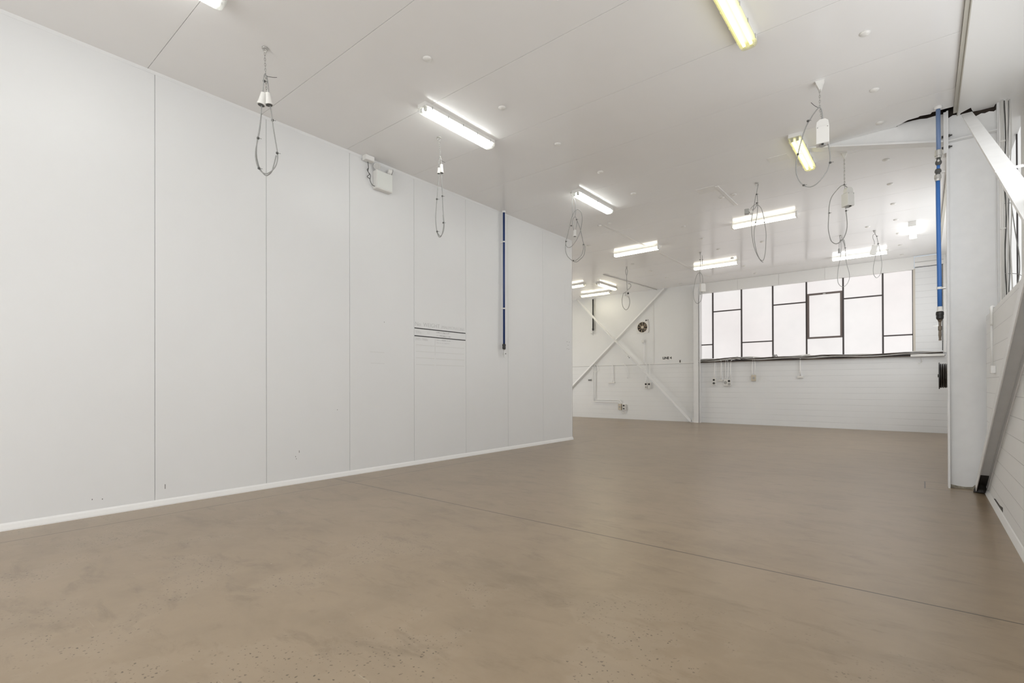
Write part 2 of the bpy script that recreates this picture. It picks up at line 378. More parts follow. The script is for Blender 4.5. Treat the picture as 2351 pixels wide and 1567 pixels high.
b.bx(-5.275, -5.225, 9.5, 14.9, H-0.004, H)
struct(b.build('trim_3', m_white), 'flat white cover strip along a ceiling joint above the far hall', 'trim')
b = MB(); b.bx(-2.745, -2.695, 8.86, 10.03, H-0.012, H)
struct(b.build('trim_4', m_white), 'short raised white cover strip on the ceiling between two bolt caps', 'trim')
b = MB(); b.bx(-3.06, -2.75, 8.80, 9.07, H-0.004, H)
struct(b.build('trim_5', m_white), 'square patch plate on the ceiling beside the short cover strip', 'trim')
b = MB(); b.bx(-1.80, -1.54, 8.26, 8.48, H-0.004, H)
struct(b.build('trim_6', m_white), 'square patch plate on the ceiling beside a yellow lit fitting', 'trim')

# lower strip of ceiling over the side windows, with its beige edge trim
SZ = 4.62
b = MB(); b.prism([(0.345, Y0), (0.93, Y0), (0.93, 8.3999), (0.72, 8.3999), (0.716, 8.37), (0.703, 8.28), (0.678, 8.275), (0.672, 8.365), (0.62, 8.36), (0.486, 8.326), (0.471, 8.263), (0.459, 8.191), (0.373, 8.277), (0.366, 8.31), (0.345, 8.32)], 'Z', SZ, SZ+0.02)
b.bx(0.345, 0.71, 8.6, FY, SZ, SZ+0.02); b.bx(0.7101, 0.95, 8.40, FY, SZ, SZ+0.02); b.bx(0.93, 0.95, Y0, 8.3999, SZ, SZ+0.02)
struct(b.build('ceiling_strip', m_white), 'narrow white ceiling strip between the edge trim and the side windows', 'ceiling')
bpy.data.objects['ceiling_strip'].name = 'trim_7'
b = MB(); b.bx(0.301, 0.306, Y0, 8.26, SZ+0.012, H+0.0119); b.bx(0.306, 0.3449, Y0, 8.26, SZ+0.012, SZ+0.017); b.bx(0.336, 0.3449, Y0, 8.33, SZ-0.004, SZ+0.0119); b.bx(0.301, 0.3449, 8.50, FY-0.001, SZ, SZ+0.017); b.bx(0.301, 0.306, 8.50, FY-0.001, SZ+0.0171, H+0.0119)
struct(b.build('trim_8', m_beige), 'beige step trim between the main ceiling and the lower strip at right', 'trim')
b = MB(); b.bx(XL, 1.1, Y0, FY+0.2, 5.35, 5.4); b.bx(1.05, 1.1, Y0, FY, H+0.5, 5.35)
struct(b.build('roof', m_void), 'dark underside of the roof above the ceiling', 'roof')

# far wall: lined bay at left, blockwork below the window at right
WX0, WX1, WZ0, WZ1 = -5.80, -0.205, 2.10, 4.335
b = MB(); b.bx(XL, -5.80, FY, FY+0.2, 0, 4.68)
struct(b.build('wall_far', m_far), 'white far wall with block courses below and smooth sheet lining above', 'wall')
b = MB(); b.bx(-5.80, 1.0, FY, FY+0.2, 0, 2.02); b.bx(WX1+0.05, 1.0, FY, FY+0.2, 2.02, 4.66)
struct(b.build('wall_far_block', m_block), 'white painted blockwork under and beside the long far window', 'wall')
b = MB()
for x0, x1 in ((-5.80, -4.624), (-4.62, -3.431), (-3.427, -2.212), (-2.208, -0.18)): b.bx(x0, x1, FY-0.03, FY+0.2, WZ1, H-0.002)
struct(b.build('wall_far_fascia', m_white), 'band of white lining sheets above the far window', 'wall')
b = MB(); b.bx(-13.9, -6.05, FY-0.009, FY-0.0005, 2.005, 2.03)
for x in (-7.485,): b.bx(x, x+0.02, FY-0.012, FY-0.0005, 2.03, 4.40)
b2 = MB(); b2.bx(-13.9, -6.05, FY-0.004, FY-0.0005, 1.996, 2.0045); b2.bx(-7.491, -7.4855, FY-0.004, FY-0.0005, 2.03, 4.40); struct(b2.build('trim_13', m_shade_scuff), 'dark strips painted for the shade beside the cover strips on the far wall', 'trim')  # thin dark strips paint in the shade beside the cover strips
struct(b.build('trim_9', m_white), 'thin cover strips on the far wall lining', 'trim')
b = MB(); b.bx(-0.165, 0.42, FY-0.05, FY-0.001, 4.40, 4.50); b.bx(-0.165, 0.42, FY-0.02, FY-0.001, 4.515, 4.655)
b.bx(0.42, 0.46, FY-0.06, FY-0.001, 2.1, 4.66)
struct(b.build('trim_10', m_white), 'stepped white beam ends over the blockwork right of the far window', 'trim')
b = MB(); b.bx(0.385, 0.40, FY-0.004, FY-0.0005, 2.15, 4.38); b.bx(-0.165, 0.41, FY-0.003, FY-0.0005, 4.375, 4.388)
struct(b.build('trim_11', m_black), 'dark ragged gap beside the blockwork in the far right corner', 'trim')

def window(name, label, plane, glass, bars, thick, rails, m_g, frame_parts):
    t = thing(name, label, 'window', kind='structure')
    return t
# the long far window
w1 = thing('window_1', 'long far window of tall obscure daylit panes in staggered dark bars', 'window', (0, 0, 0), kind='structure')
b = MB(); b.bx(WX0, WX1, FY+0.08, FY+0.09, WZ0-0.05, WZ1+0.02); b.build('pane', m_pane, w1)
b = MB(); yb0, yb1 = FY+0.035, FY+0.079
mull = [-5.427, -4.527, -3.612, -2.697, -1.775, -0.856]
for x in mull: b.bx(x-0.02, x+0.02, yb0, yb1, WZ0-0.05, WZ1+0.005)
for x0, x1, z in ((WX0, -5.447, 2.612), (-5.407, -4.547, 3.70), (-4.507, -3.632, 2.627), (-3.592, -2.717, 3.737), (-1.755, -0.876, 3.734), (-0.836, WX1, 2.606)):
    b.bx(x0, x1, yb0, yb1, z-0.017, z+0.017)
b.bx(-5.8, WX1, yb0, yb1, WZ0-0.06, WZ0-0.02); b.bx(WX1-0.016, WX1-0.0005, yb0, yb1, WZ0-0.05, WZ1+0.005)
b.build('glazing_bar', m_bar, w1)
b = MB(); x0, x1, z0, z1 = -2.675, -1.795, 2.64, 3.97
b.bx(x0, x1, yb0-0.02, yb1, z1-0.05, z1); b.bx(x0, x1, yb0-0.02, yb1, z0-0.01, z0+0.04)
b.bx(x0, x0+0.05, yb0-0.02, yb1, z0+0.0401, z1-0.0501); b.bx(x1-0.05, x1, yb0-0.02, yb1, z0+0.0401, z1-0.0501)
sash = b.build('opening_sash', m_sash, w1)
b = MB(); b.box((-2.235, yb0-0.03, 3.93), (0.07, 0.02, 0.03), bev=0.004); b.build('catch', m_galv, sash)
b = MB(); b.bx(WX1, WX1+0.025, FY-0.012, FY+0.079, WZ0-0.06, WZ1); b.bx(WX1+0.0251, WX1+0.05, FY-0.02, FY+0.079, WZ0-0.06, WZ1+0.02)
b.bx(-5.825, -5.8, FY-0.012, FY+0.079, WZ0-0.08, WZ1)
b.build('window_frame', m_sash, w1).data.materials[0] = mat('cream_frame', (0.66, 0.62, 0.55), 0.5)
b = MB(); b.bx(-5.86, 0.44, FY-0.10, FY+0.079, 2.012, 2.035)
b.build('window_sill', m_ledge, w1)

# right hand wall
CW = 8.2
b = MB(); b.bx(0.58, 0.93, Y0, CW-0.01, 0, 2.09); b.bx(0.58, 0.93, 8.45, FY, 0, 2.09); b.bx(0.72, 0.93, CW-0.01, 8.45, 0, 2.09)
struct(b.build('wall_right', m_blocky), 'white painted block wall with a thick ledge along the right side', 'wall')
b = MB(); b.bx(0.95, 1.05, Y0, FY, 0, 2.15); b.bx(0.95, 1.05, Y0, FY, 4.66, 5.3)
for y0, y1 in ((Y0, -0.9), (7.55, 8.80), (10.44, 11.6), (13.6, FY)): b.bx(0.95, 1.05, y0, y1, 2.15, 4.66)
b.bx(0.9301, 0.95, Y0, FY, 0, 2.09)
struct(b.build('wall_right_upper', m_white), 'thin white upper side wall holding the side windows', 'wall')
def side_window(name, label, y0, y1, bars, rails, bw=0.012):
    w = thing(name, label, 'window', kind='structure')
    MB().bx(1.0, 1.01, y0, y1, 2.15, 4.66).build('pane', m_pane2, w)
    b = MB()
    for y in bars: b.bx(0.985, 0.999, y-bw, y+bw, 2.15, 4.66)
    for z in rails: b.bx(0.975, 0.985, y0, y1, z-0.005, z+0.005)
    b.build('glazing_bar', m_bar, w)
    b = MB(); b.bx(0.951, 0.998, y0, y0+0.03, 2.15, 4.66); b.bx(0.951, 0.998, y1-0.03, y1, 2.15, 4.66); b.build('window_frame', m_white, w)
    return w
side_window('window_2', 'tall side window seen past the steel column, one dark bar up its middle', 8.80, 10.44, (9.58,), (), 0.02)
b = MB(); b.tube([(0.745, 8.2, 3.40), (0.85, 8.25, 3.40), (0.94, 8.5, 3.42)], 0.003, 6); tag(b.build('tie_wire', m_cord), 'upper thin wire stretched from the cable bunch to the side window', 'wire')
b = MB(); b.tube([(0.745, 8.2, 2.58), (0.85, 8.25, 2.57), (0.94, 8.5, 2.56)], 0.003, 6); tag(b.build('tie_wire', m_cord), 'lower thin wire stretched from the cable bunch to the side window', 'wire')
side_window('fill_window_near', 'added row of glowing side windows in the near bay, unseen beyond the frame', -0.9, 7.55, (0.5, 1.9, 3.3, 4.7, 6.1), (3.35,))  # out of view, added so its glowing panes light the right side
side_window('fill_window_far', 'added glowing side window of the far bay, unseen behind the column', 11.6, 13.6, (12.6,), (3.35,))  # extra unseen window with a glowing pane, added for fill
b = MB(); b.prism([(0.579, 0.0), (0.555, 0.0), (0.556, 0.008), (0.572, 0.055), (0.579, 0.062)], 'Y', Y0, CW-0.02)
struct(b.build('baseboard_right', m_white), 'white coved skirting along the foot of the right wall', 'baseboard')
b = MB(); b.prism([(6.65, 0.072), (7.44, 0.063), (7.30, 0.085), (6.9, 0.092), (6.66, 0.115)], 'X', 0.5775, 0.5799)
struct(b.build('trim_12', m_black), 'dark open gap above the skirting of the right wall', 'trim')

# the unseen rest of the hall
b = MB(); b.bx(XL-0.1, XL, Y0, FY, 0, H); struct(b.build('wall_left_far', m_white), 'white end wall of the hall behind the partition', 'wall')
b = MB(); b.bx(XL, -4.6, Y0-0.1, Y0, 0, H+0.6); b.bx(0.6, 1.1, Y0-0.1, Y0, 0, H+0.6); b.bx(-4.6, 0.6, Y0-0.1, Y0, 4.15, H+0.6)
struct(b.build('wall_back', m_white), 'white wall behind the camera with an opening added for the fill light', 'wall')  # no door is built; the opening is added for the fill light
b = MB(); b.bx(XL, -6.6, 3.0, 3.1, 0, H); struct(b.build('wall_left_return', m_white), 'white cross wall closing the far hall behind the partition', 'wall')

# ================================================================ STEEL FRAME
cy = 8.335
col = thing('steel_column', 'white painted steel column on the right with bolted knee and scuffed foot', 'column', (0.46, cy, 0))
o3 = Vector((0.46, cy, 0))
b = MB(); b.prism([(0.255, 0.0), (0.69, 0.0), (0.69, 4.575), (0.67, 4.56), (0.63, 4.575), (0.59, 4.565), (0.56, 4.575), (0.52, 4.56), (0.498, 4.553), (0.46, 4.57), (0.42, 4.60), (0.37, 4.625), (0.345, 4.63), (0.30, 4.64), (0.255, 4.617)], 'Y', cy-0.006, cy+0.006)
b.build('web', m_steel, col, o3).location = (0, 0, 0)
b = MB(); b.prism([(0.255, 4.50), (0.69, 4.50), (0.69, 5.2), (0.255, 5.2)], 'Y', cy+0.0065, cy+0.012); b.build('unpainted_web', m_void, col, o3).location = (0, 0, 0)
for x in (0.235, 0.69):
    b = MB(); b.bx(x, x+0.019, cy-0.09, cy+0.09, 0, 4.68 if x < 0.5 else 4.9); b.build('flange', m_steel, col, o3).location = (0, 0, 0)
b = MB(); b.bx(0.255, 0.69, cy-0.085, cy-0.0065, 4.30, 4.312); b.build('stiffener', m_steel, col, o3).location = (0, 0, 0)
for z in (4.245, 4.385):
    b = MB(); b.cyl((0.255, cy-0.04, z), (0.272, cy-0.04, z), 0.017, seg=6); b.cyl((0.272, cy-0.04, z), (0.292, cy-0.04, z), 0.009, seg=8); b.build('bolt', m_dark, col, o3).location = (0, 0, 0)
b = MB(); b.prism([(0.26, 0.0), (0.57, 0.0), (0.572, 0.10), (0.545, 0.12), (0.52, 0.05), (0.49, 0.065), (0.46, 0.03), (0.40, 0.022), (0.33, 0.026), (0.26, 0.04)], 'Y', cy-0.0075, cy-0.0062); b.build('rust_stain', mat('rust_stain', (0.42, 0.38, 0.30), 0.8, var=0.5, bscale=30), col, o3).location = (0, 0, 0)
for ch in col.children: ch.location = (0, 0, 0)

raf = thing('steel_rafter', 'white tapered steel rafter dropping out of the ceiling to meet the column', 'beam', (-0.5, cy, 4.5))
o3 = Vector((-0.5, cy, 4.5))
b = MB(); b.prism([(0.205, 4.335), (0.205, 4.685), (0.135, 4.69), (0.05, 4.685), (-0.02, 4.70), (-0.09, 4.705), (-0.24, 4.705), (-0.25, 4.678), (-1.20, 4.678)], 'Y', cy-0.005, cy+0.005); b.build('web', m_steel, raf, o3)
b = MB(); b.prism([(0.205, 4.60), (0.205, 5.1), (-0.25, 5.1), (-0.25, 4.66)], 'Y', cy+0.0055, cy+0.010); b.build('unpainted_web', m_void, raf, o3)
b = MB(); b.prism([(-1.28, 4.678), (-1.20, 4.678), (0.205, 4.330), (0.205, 4.308)], 'Y', cy-0.08, cy+0.08); b.build('flange', m_steel, raf, o3)
b = MB(); b.bx(0.208, 0.2345, cy-0.09, cy+0.09, 4.16, 4.67); b.build('end_plate', m_steel, raf, o3)
for z in (4.245, 4.385): MB().cyl((0.19, cy-0.04, z), (0.2075, cy-0.04, z), 0.017, seg=6).build('bolt', m_dark, raf, o3)
for ch in raf.children: ch.location = (0, 0, 0)

def channel(name, label, p, q, wf):
    """down-turned channel swept from p to q, width in X"""
    t = thing(name, label, 'brace', p); d = (Vector(q)-Vector(p)).normalized(); side = Vector((1, 0, 0)); upv = side.cross(d)
    if upv.z < 0: upv = -upv
    w, f, k = wf[0], wf[1], 0.008
    z = Vector((0, 0, 0)); e = Vector(q)-Vector(p)
    b = MB(); b.sweep([(0, -k), (w, -k), (w, 0), (0, 0)], z, e, side, upv); b.build('web', m_steel, t)
    for x in (0, w-k):
        b = MB(); b.sweep([(x, -f), (x+k, -f), (x+k, -k-0.0001), (x, -k-0.0001)], z, e, side, upv); b.build('flange', m_steel, t)
    return t, d, upv, w
t, d, upv, w = channel('diagonal_brace', 'upper white channel brace running from the column head down towards the camera', (0.372, 8.14, 4.55), (0.372, 1.2, 4.55-0.52*6.94), (0.095, 0.02))
b = MB(); s = (8.14-4.55)/abs(d.y); c = d*s
b.sweep([(-0.004, 0.0005), (w+0.035, 0.0005), (w+0.035, 0.010), (-0.004, 0.010)], c-d*0.022, c+d*0.022, Vector((1, 0, 0)), upv); b.build('splice_strap', m_steel, t)
t, d, upv, w = channel('diagonal_brace', 'lower white channel brace rising from the black foot of the column', (0.474, 8.13, 0.10), (0.474, 1.2, 0.10+0.5*6.93), (0.105, 0.09))
b = MB(); e = d*0.36
b.sweep([(0.0085, -0.012), (w-0.0085, -0.012), (w-0.0085, -0.0085), (0.0085, -0.0085)], d*-0.06, e, Vector((1, 0, 0)), upv); b.build('tar_coated_foot', m_tar, t)
b = MB(); b.prof((0.048, 0.0, -0.0995), (0.048, 0.02, 0.0), [(0, 0.066), (0.3, 0.064), (0.6, 0.05), (1, 0.042)], 18); b.build('foot_collar', m_tar, t)

# far wall steelwork
fc = thing('steel_column', 'slim white steel column on the far wall left of the long window', 'column', (-5.905, 16.98, 0))
MB().bx(-0.08, 0.08, -0.01, 0.0, 0, 4.55).build('flange', m_steel, fc); MB().bx(0.02, 0.03, 0.0005, 0.175, 0, 4.55).build('web', m_steel, fc)
MB().bx(0.0805, 0.115, 0.03, 0.175, 0, 4.3).build('side_angle', m_steel, fc)
b = MB(); b.prism([(-0.0805, 0.0), (-0.20, 0.0), (-0.16, 0.12), (-0.0805, 0.14)], 'Y', 0.02, 0.04); b.build('gusset', m_steel, fc)
def angle_brace(label, p, q, y, w, f):
    t = thing('angle_brace', label, 'brace', (p[0], y, p[1])); d = Vector((q[0]-p[0], 0, q[1]-p[1])); n = Vector((0, 1, 0)).cross(d.normalized())
    if n.z < 0: n = -n
    z = Vector((0, 0, 0))
    MB().sweep([(-w, 0), (w, 0), (w, 0.008), (-w, 0.008)], z, d, n, Vector((0, 1, 0))).build('leg_flat', m_bright, t)
    MB().sweep([(-w, -f), (-w+0.008, -f), (-w+0.008, -0.0002), (-w, -0.0002)], z, d, n, Vector((0, 1, 0))).build('leg_upright', m_steel, t)
    return t
angle_brace('white diagonal angle on the far wall falling from upper left to lower right', (-10.60, 4.66), (-6.08, 0.03), 17.0, 0.033, 0.045)
angle_brace('white diagonal angle on the far wall rising from lower left to upper right', (-12.2, 0.05), (-7.06, 4.66), 17.09, 0.034, 0.03)

# ================================================================ CEILING FITTINGS
# bolt caps
def cap_mesh():
    b = MB(); rings = []
    for r, z in ((0.046, 0.0), (0.046, -0.005), (0.040, -0.013), (0.026, -0.020), (0.010, -0.0235)):
        rings.append([b.bm.verts.new((r*math.cos(2*math.pi*k/20), r*math.sin(2*math.pi*k/20), z)) for k in range(20)])
    for a, c in zip(rings[:-1], rings[1:]):
        for k in range(20): f = b.bm.faces.new((a[k], a[(k+1) % 20], c[(k+1) % 20], c[k])); f.smooth = True
    b.bm.faces.new(rings[-1]); b.bm.faces.new(list(reversed(rings[0])))
    return b
cap0 = None
ORD = ['nearest', 'second', 'third', 'fourth', 'fifth', 'sixth', 'seventh', 'eighth', 'ninth', 'tenth', 'eleventh', 'twelfth']
def cap(x, y, label):
    global cap0
    if cap0 is None: cap0 = cap_mesh().build('bolt_cap', m_plastic); c = cap0
    else: c = cap0.copy(); COL.objects.link(c)
    c.location = (x, y, H-0.0002); tag(c, label, 'bolt cap', 'ceiling bolt caps')
for i, y in enumerate((3.47, 4.665, 5.87, 7.075, 8.255, 10.66, 11.83, 13.04, 14.21, 15.38, 16.61)):
    cap(-3.963, y, '%s white bolt cap, counted from the camera, in the middle ceiling row' % ORD[i])
for i, y in enumerate((5.905, 7.115, 8.06, 9.45, 10.645, 11.857, 13.04, 14.265, 15.5, 16.69)):
    cap(-0.42, y, '%s white bolt cap, counted from the camera, in the row nearest the column' % ORD[i])
for i, y in enumerate((10.65, 13.055, 14.25, 15.46, 16.64)):
    cap(-6.30, y, '%s bolt cap, counted from the partition end, in the left far row' % ORD[i])
cap(-5.314, 9.462, 'left bolt cap of the close pair beyond the second clear fitting')
cap(-5.087, 9.456, 'right bolt cap of the close pair beyond the second clear fitting')
cap(-2.806, 9.446, 'bolt cap just left of the short ceiling cover strip')
cap(-2.60, 9.440, 'bolt cap just right of the short ceiling cover strip')
cap(-2.95, 13.016, 'lone bolt cap beyond the long lit batten in mid ceiling')
cap(-0.914, 13.24, 'lone bolt cap left of the ceiling fitting seen end on')

# light fittings: clear-covered weatherproof ones and plain battens
def clear_fitting(label, x, y, rz, tone, L=1.25):
    t = thing('light_fitting', label, 'ceiling light', (x, y, H), rz, 'clear covered twin tube fittings')
    b = MB(); b.prism([(-0.07, 0), (0.07, 0), (0.075, -0.05), (-0.075, -0.05)], 'X', -L/2, L/2)
    b.build('housing', m_plastic, t)
    b = MB(); pr = [(-0.078, -0.048), (0.078, -0.048), (0.078, -0.07), (0.062, -0.098), (0.04, -0.106), (-0.04, -0.106), (-0.062, -0.098), (-0.078, -0.07)]
    # thin clear shell with rounded ends
    secs = [(-L/2-0.005, 0.82), (-L/2+0.02, 1.0), (L/2-0.02, 1.0), (L/2+0.005, 0.82)]; rings = []
    for xx, k in secs: rings.append([b.bm.verts.new((xx, u*(0.8+0.2*k), -0.05+(v+0.05)*k-0.0005)) for u, v in pr])
    n = len(pr)
    for a, c in zip(rings[:-1], rings[1:]):
        for i in range(n): f = b.bm.faces.new((a[i], a[(i+1) % n], c[(i+1) % n], c[i]))
    b.bm.faces.new(rings[0]); b.bm.faces.new(list(reversed(rings[-1])))
    b.build('clear_cover', m_cover[tone], t)
    for s in (-1, 1):
        tb = MB().cyl((-L/2+0.05, s*0.032, -0.076), (L/2-0.05, s*0.032, -0.076), 0.014, seg=12).build('tube', m_tube[tone], t)
        for x0 in (-L/2+0.02, L/2-0.049): MB().bx(x0, x0+0.029, s*0.032-0.016, s*0.032+0.016, -0.092, -0.0502).build('tube_holder', m_grey, t)
    for i in range(5):
        for s in (-1, 1):
            xx = -L/2+0.1+i*(L-0.2)/4
            MB().box((xx, s*0.0825, -0.052), (0.014, 0.006, 0.04), bev=0.002).build('clip', m_grey, t)
    return t
def batten(label, x, y, rz, tone, L=1.22):
    t = thing('light_fitting', label, 'ceiling light', (x, y, H), rz, 'plain batten fittings')
    MB().bx(-L/2, L/2, -0.05, 0.05, -0.045, 0, bev=0.004).build('housing', m_plastic, t)
    b = MB(); b.prism([(-0.058, -0.0455), (0.058, -0.0455), (0.062, -0.07), (0.048, -0.098), (-0.048, -0.098), (-0.062, -0.07)], 'X', -L/2+0.03, L/2-0.03)
    b.build('lit_lens', m_lens[tone], t)
    for s in (-1, 1):
        MB().bx(s*(L/2-0.029), s*(L/2+0.006), -0.068, 0.068, -0.104, -0.0001, bev=0.004).build('end_cap', m_plastic, t)
    return t
hp = math.pi/2
clear_fitting('clear covered twin tube fitting cut off by the top edge at upper left', -4.70, 1.16, hp, 'cool')
clear_fitting('white lit clear covered fitting beside the hanging sockets near the partition', -4.645, 4.60, hp, 'cool')
clear_fitting('yellow lit fitting cut off by the top edge, the one closest overhead', -1.31, 4.66, hp, 'yellow')
clear_fitting('white lit clear covered fitting above the free end of the partition', -4.66, 8.07, hp, 'cool')
clear_fitting('yellow lit fitting beside the end of the steel rafter', -1.335, 8.29, hp, 'yellow')
batten('long lit batten lying crosswise in mid ceiling behind a hanging loop', -2.51, 11.19, 0, 'warm')
batten('lit batten lying crosswise beyond the partition end', -5.56, 11.72, 0, 'warm')
batten('lit batten lying crosswise above the left end of the far window', -4.51, 14.55, 0, 'warm')
batten('lit batten lying crosswise above the right half of the far window', -1.28, 15.84, 0, 'cool')
batten('lit batten seen end on near the blue pipe', -0.165, 14.0, hp, 'cool')
clear_fitting('lit fitting half hidden by the partition corner', -9.36, 14.54, 0, 'warm')
clear_fitting('lit fitting pointing at the far wall above the braces', -8.335, 15.30, hp, 'warm')
clear_fitting('warm lit fitting lying close along the far wall above the dark drop pipe', -9.37, 16.33, 0, 'warm')
for i, (x, y) in enumerate(((-4.70, -2.3), (-1.31, -2.3), (-1.31, 1.1), (-11.5, 12.0), (-11.5, 8.0), (-11.5, 15.5))):
    clear_fitting(['lit fitting behind the camera on the left', 'lit fitting behind the camera on the right', 'lit fitting right above the camera', 'lit fitting behind the partition, middle one', 'lit fitting behind the partition, near one', 'lit fitting behind the partition, far one'][i], x, y, hp, 'cool' if i < 3 else 'warm')

# conduit on the ceiling
cn = thing('ceiling_conduit', 'white conduit running along the ceiling to the far wall', 'conduit', (-7.48, 15.4, H))
MB().cyl((-0.115, -1.68, -0.014), (0.13, 1.75, -0.014), 0.013, seg=10).build('pipe', m_plastic, cn)
for s in (-0.85, 0.0, 0.85): MB().bx(s*0.143/2*1-0.03+0.005, s*0.143/2+0.035, s-0.008, s+0.008, -0.03, 0).build('saddle', m_plastic, cn)

# hanging leads
PEND={}
PEND['A']=dict(at=(-5.092,2.325),rz=1.1425,paths={'chain':[(-0.002,-0.049),(-0.0,-0.153),(0.005,-0.26)],'cord':[(0.005,-0.26),(-0.01,-0.292),(-0.014,-0.376),(-0.018,-0.451)],'cord2':[(0.005,-0.26),(0.016,-0.28),(0.025,-0.339),(0.033,-0.438)],'mid':[(0.006,-0.27),(0.009,-0.348),(0.012,-0.439)],'loop':[(-0.031,-0.585),(-0.046,-0.798),(-0.067,-0.931),(-0.083,-1.035),(-0.086,-1.118),(-0.071,-1.188),(-0.038,-1.236),(0.003,-1.259),(0.044,-1.244),(0.086,-1.191),(0.109,-1.116),(0.113,-1.032),(0.094,-0.915),(0.071,-0.772),(0.057,-0.655),(0.045,-0.567)],'loop2':[(-0.034,-0.656),(-0.051,-0.799),(-0.073,-0.943),(-0.079,-1.044),(-0.073,-1.13),(-0.05,-1.204),(-0.011,-1.253),(0.02,-1.265),(0.06,-1.227),(0.08,-1.149),(0.1,-1.052)],'tail':[(0.013,-0.281),(0.029,-0.286),(0.069,-0.282),(0.108,-0.273)]},ties=[(-0.009,-0.335),(-0.063,-0.919),(0.066,-0.71),(0.109,-1.033),(-0.056,-1.218)],pts={'s1t':(-0.012,-0.454),'s1b':(-0.035,-0.582),'s2t':(0.023,-0.445),'s2b':(0.036,-0.565)})
PEND['B']=dict(at=(-5.109,4.677),rz=0.8295,paths={'chain':[(0.005,-0.065),(0.014,-0.16),(0.017,-0.271)],'cord':[(0.017,-0.271),(0.031,-0.314),(0.033,-0.374)],'cord2':[(0.017,-0.271),(0.001,-0.328),(-0.001,-0.423)],'loop':[(-0.001,-0.495),(-0.014,-0.662),(-0.029,-0.847),(-0.044,-1.051),(-0.044,-1.179),(-0.03,-1.277),(-0.005,-1.325),(0.017,-1.349),(0.044,-1.323),(0.064,-1.263),(0.068,-1.174),(0.057,-1.046),(0.047,-0.848),(0.04,-0.651),(0.036,-0.487)],'loop2':[(-0.03,-1.295),(-0.001,-1.35),(0.029,-1.34),(0.052,-1.267),(0.061,-1.184),(0.053,-1.053)],'tail':[(0.019,-0.279),(0.043,-0.325),(0.084,-0.344)]},ties=[(-0.029,-0.847),(0.045,-0.803),(0.058,-1.166),(-0.027,-1.289)],pts={'s1t':(0.032,-0.368),'s1b':(0.034,-0.487),'s2t':(-0.001,-0.417),'s2b':(-0.003,-0.495)})
PEND['C']=dict(at=(-4.782,7.526),rz=0.5660,paths={'chain':[(0.004,-0.054),(0.004,-0.216),(0.01,-0.416)],'cord':[(0.01,-0.062),(0.033,-0.108),(0.059,-0.192),(0.06,-0.295),(0.055,-0.418),(0.02,-0.463),(0.008,-0.539),(0.031,-0.671)],'cord2':[(0.055,-0.418),(0.085,-0.481),(0.081,-0.573),(0.061,-0.672)],'loop':[(0.043,-0.333),(0.074,-0.303),(0.104,-0.297),(0.142,-0.333),(0.167,-0.389),(0.177,-0.485),(0.16,-0.614),(0.126,-0.736),(0.064,-0.864),(-0.012,-0.954),(-0.066,-0.964),(-0.104,-0.927),(-0.111,-0.85),(-0.083,-0.771),(-0.041,-0.586),(-0.003,-0.431),(0.043,-0.333)],'loop2':[(0.085,-0.481),(0.139,-0.621),(0.193,-0.869),(0.223,-0.974),(0.205,-1.104),(0.13,-1.184),(0.069,-1.216),(0.001,-1.193),(-0.074,-1.129),(-0.112,-1.038),(-0.118,-0.941),(-0.107,-0.852)],'loop3':[(0.186,-0.915),(0.197,-0.992),(0.17,-1.098),(0.117,-1.166),(0.056,-1.21)]},ties=[(-0.016,-0.584),(0.079,-0.48),(0.193,-0.923),(0.021,-1.201),(-0.107,-0.858)],pts={'s1t':(0.048,-0.656),'s1b':(0.047,-0.775)})
PEND['D']=dict(at=(-6.600,13.288),rz=0.4610,paths={'chain':[(0.0,-0.025),(-0.027,-0.124),(-0.001,-0.245),(0.029,-0.127),(0.0,-0.025)],'cord':[(-0.001,-0.245),(0.003,-0.452),(0.018,-0.704)],'loop':[(-0.01,-0.715),(-0.039,-0.737),(-0.09,-0.766),(-0.121,-0.88),(-0.131,-0.996),(-0.109,-1.139),(-0.029,-1.237),(0.046,-1.182),(0.082,-1.055),(0.079,-0.953),(0.058,-0.875)],'loop2':[(0.015,-0.654),(0.07,-0.631),(0.119,-0.558),(0.101,-0.501),(0.04,-0.492)]},ties=[],pts={'b':(0.034,-0.793)})
PEND['E']=dict(at=(-4.423,13.054),rz=0.3267,paths={'chain':[(0.001,-0.0),(0.01,-0.166),(0.003,-0.359),(-0.011,-0.425),(-0.011,-0.564),(-0.0,-0.771)],'stub':[(0.049,-0.072),(0.052,-0.307)],'loop':[(0.058,-0.822),(0.057,-0.661),(0.04,-0.579),(-0.011,-0.524),(-0.077,-0.57),(-0.116,-0.681),(-0.148,-0.864),(-0.166,-0.997),(-0.155,-1.172),(-0.118,-1.278),(-0.065,-1.309),(0.006,-1.251),(0.038,-1.139),(0.038,-1.0)]},ties=[(-0.007,-0.19),(0.051,-0.195)],pts={'b':(0.055,-0.912)})
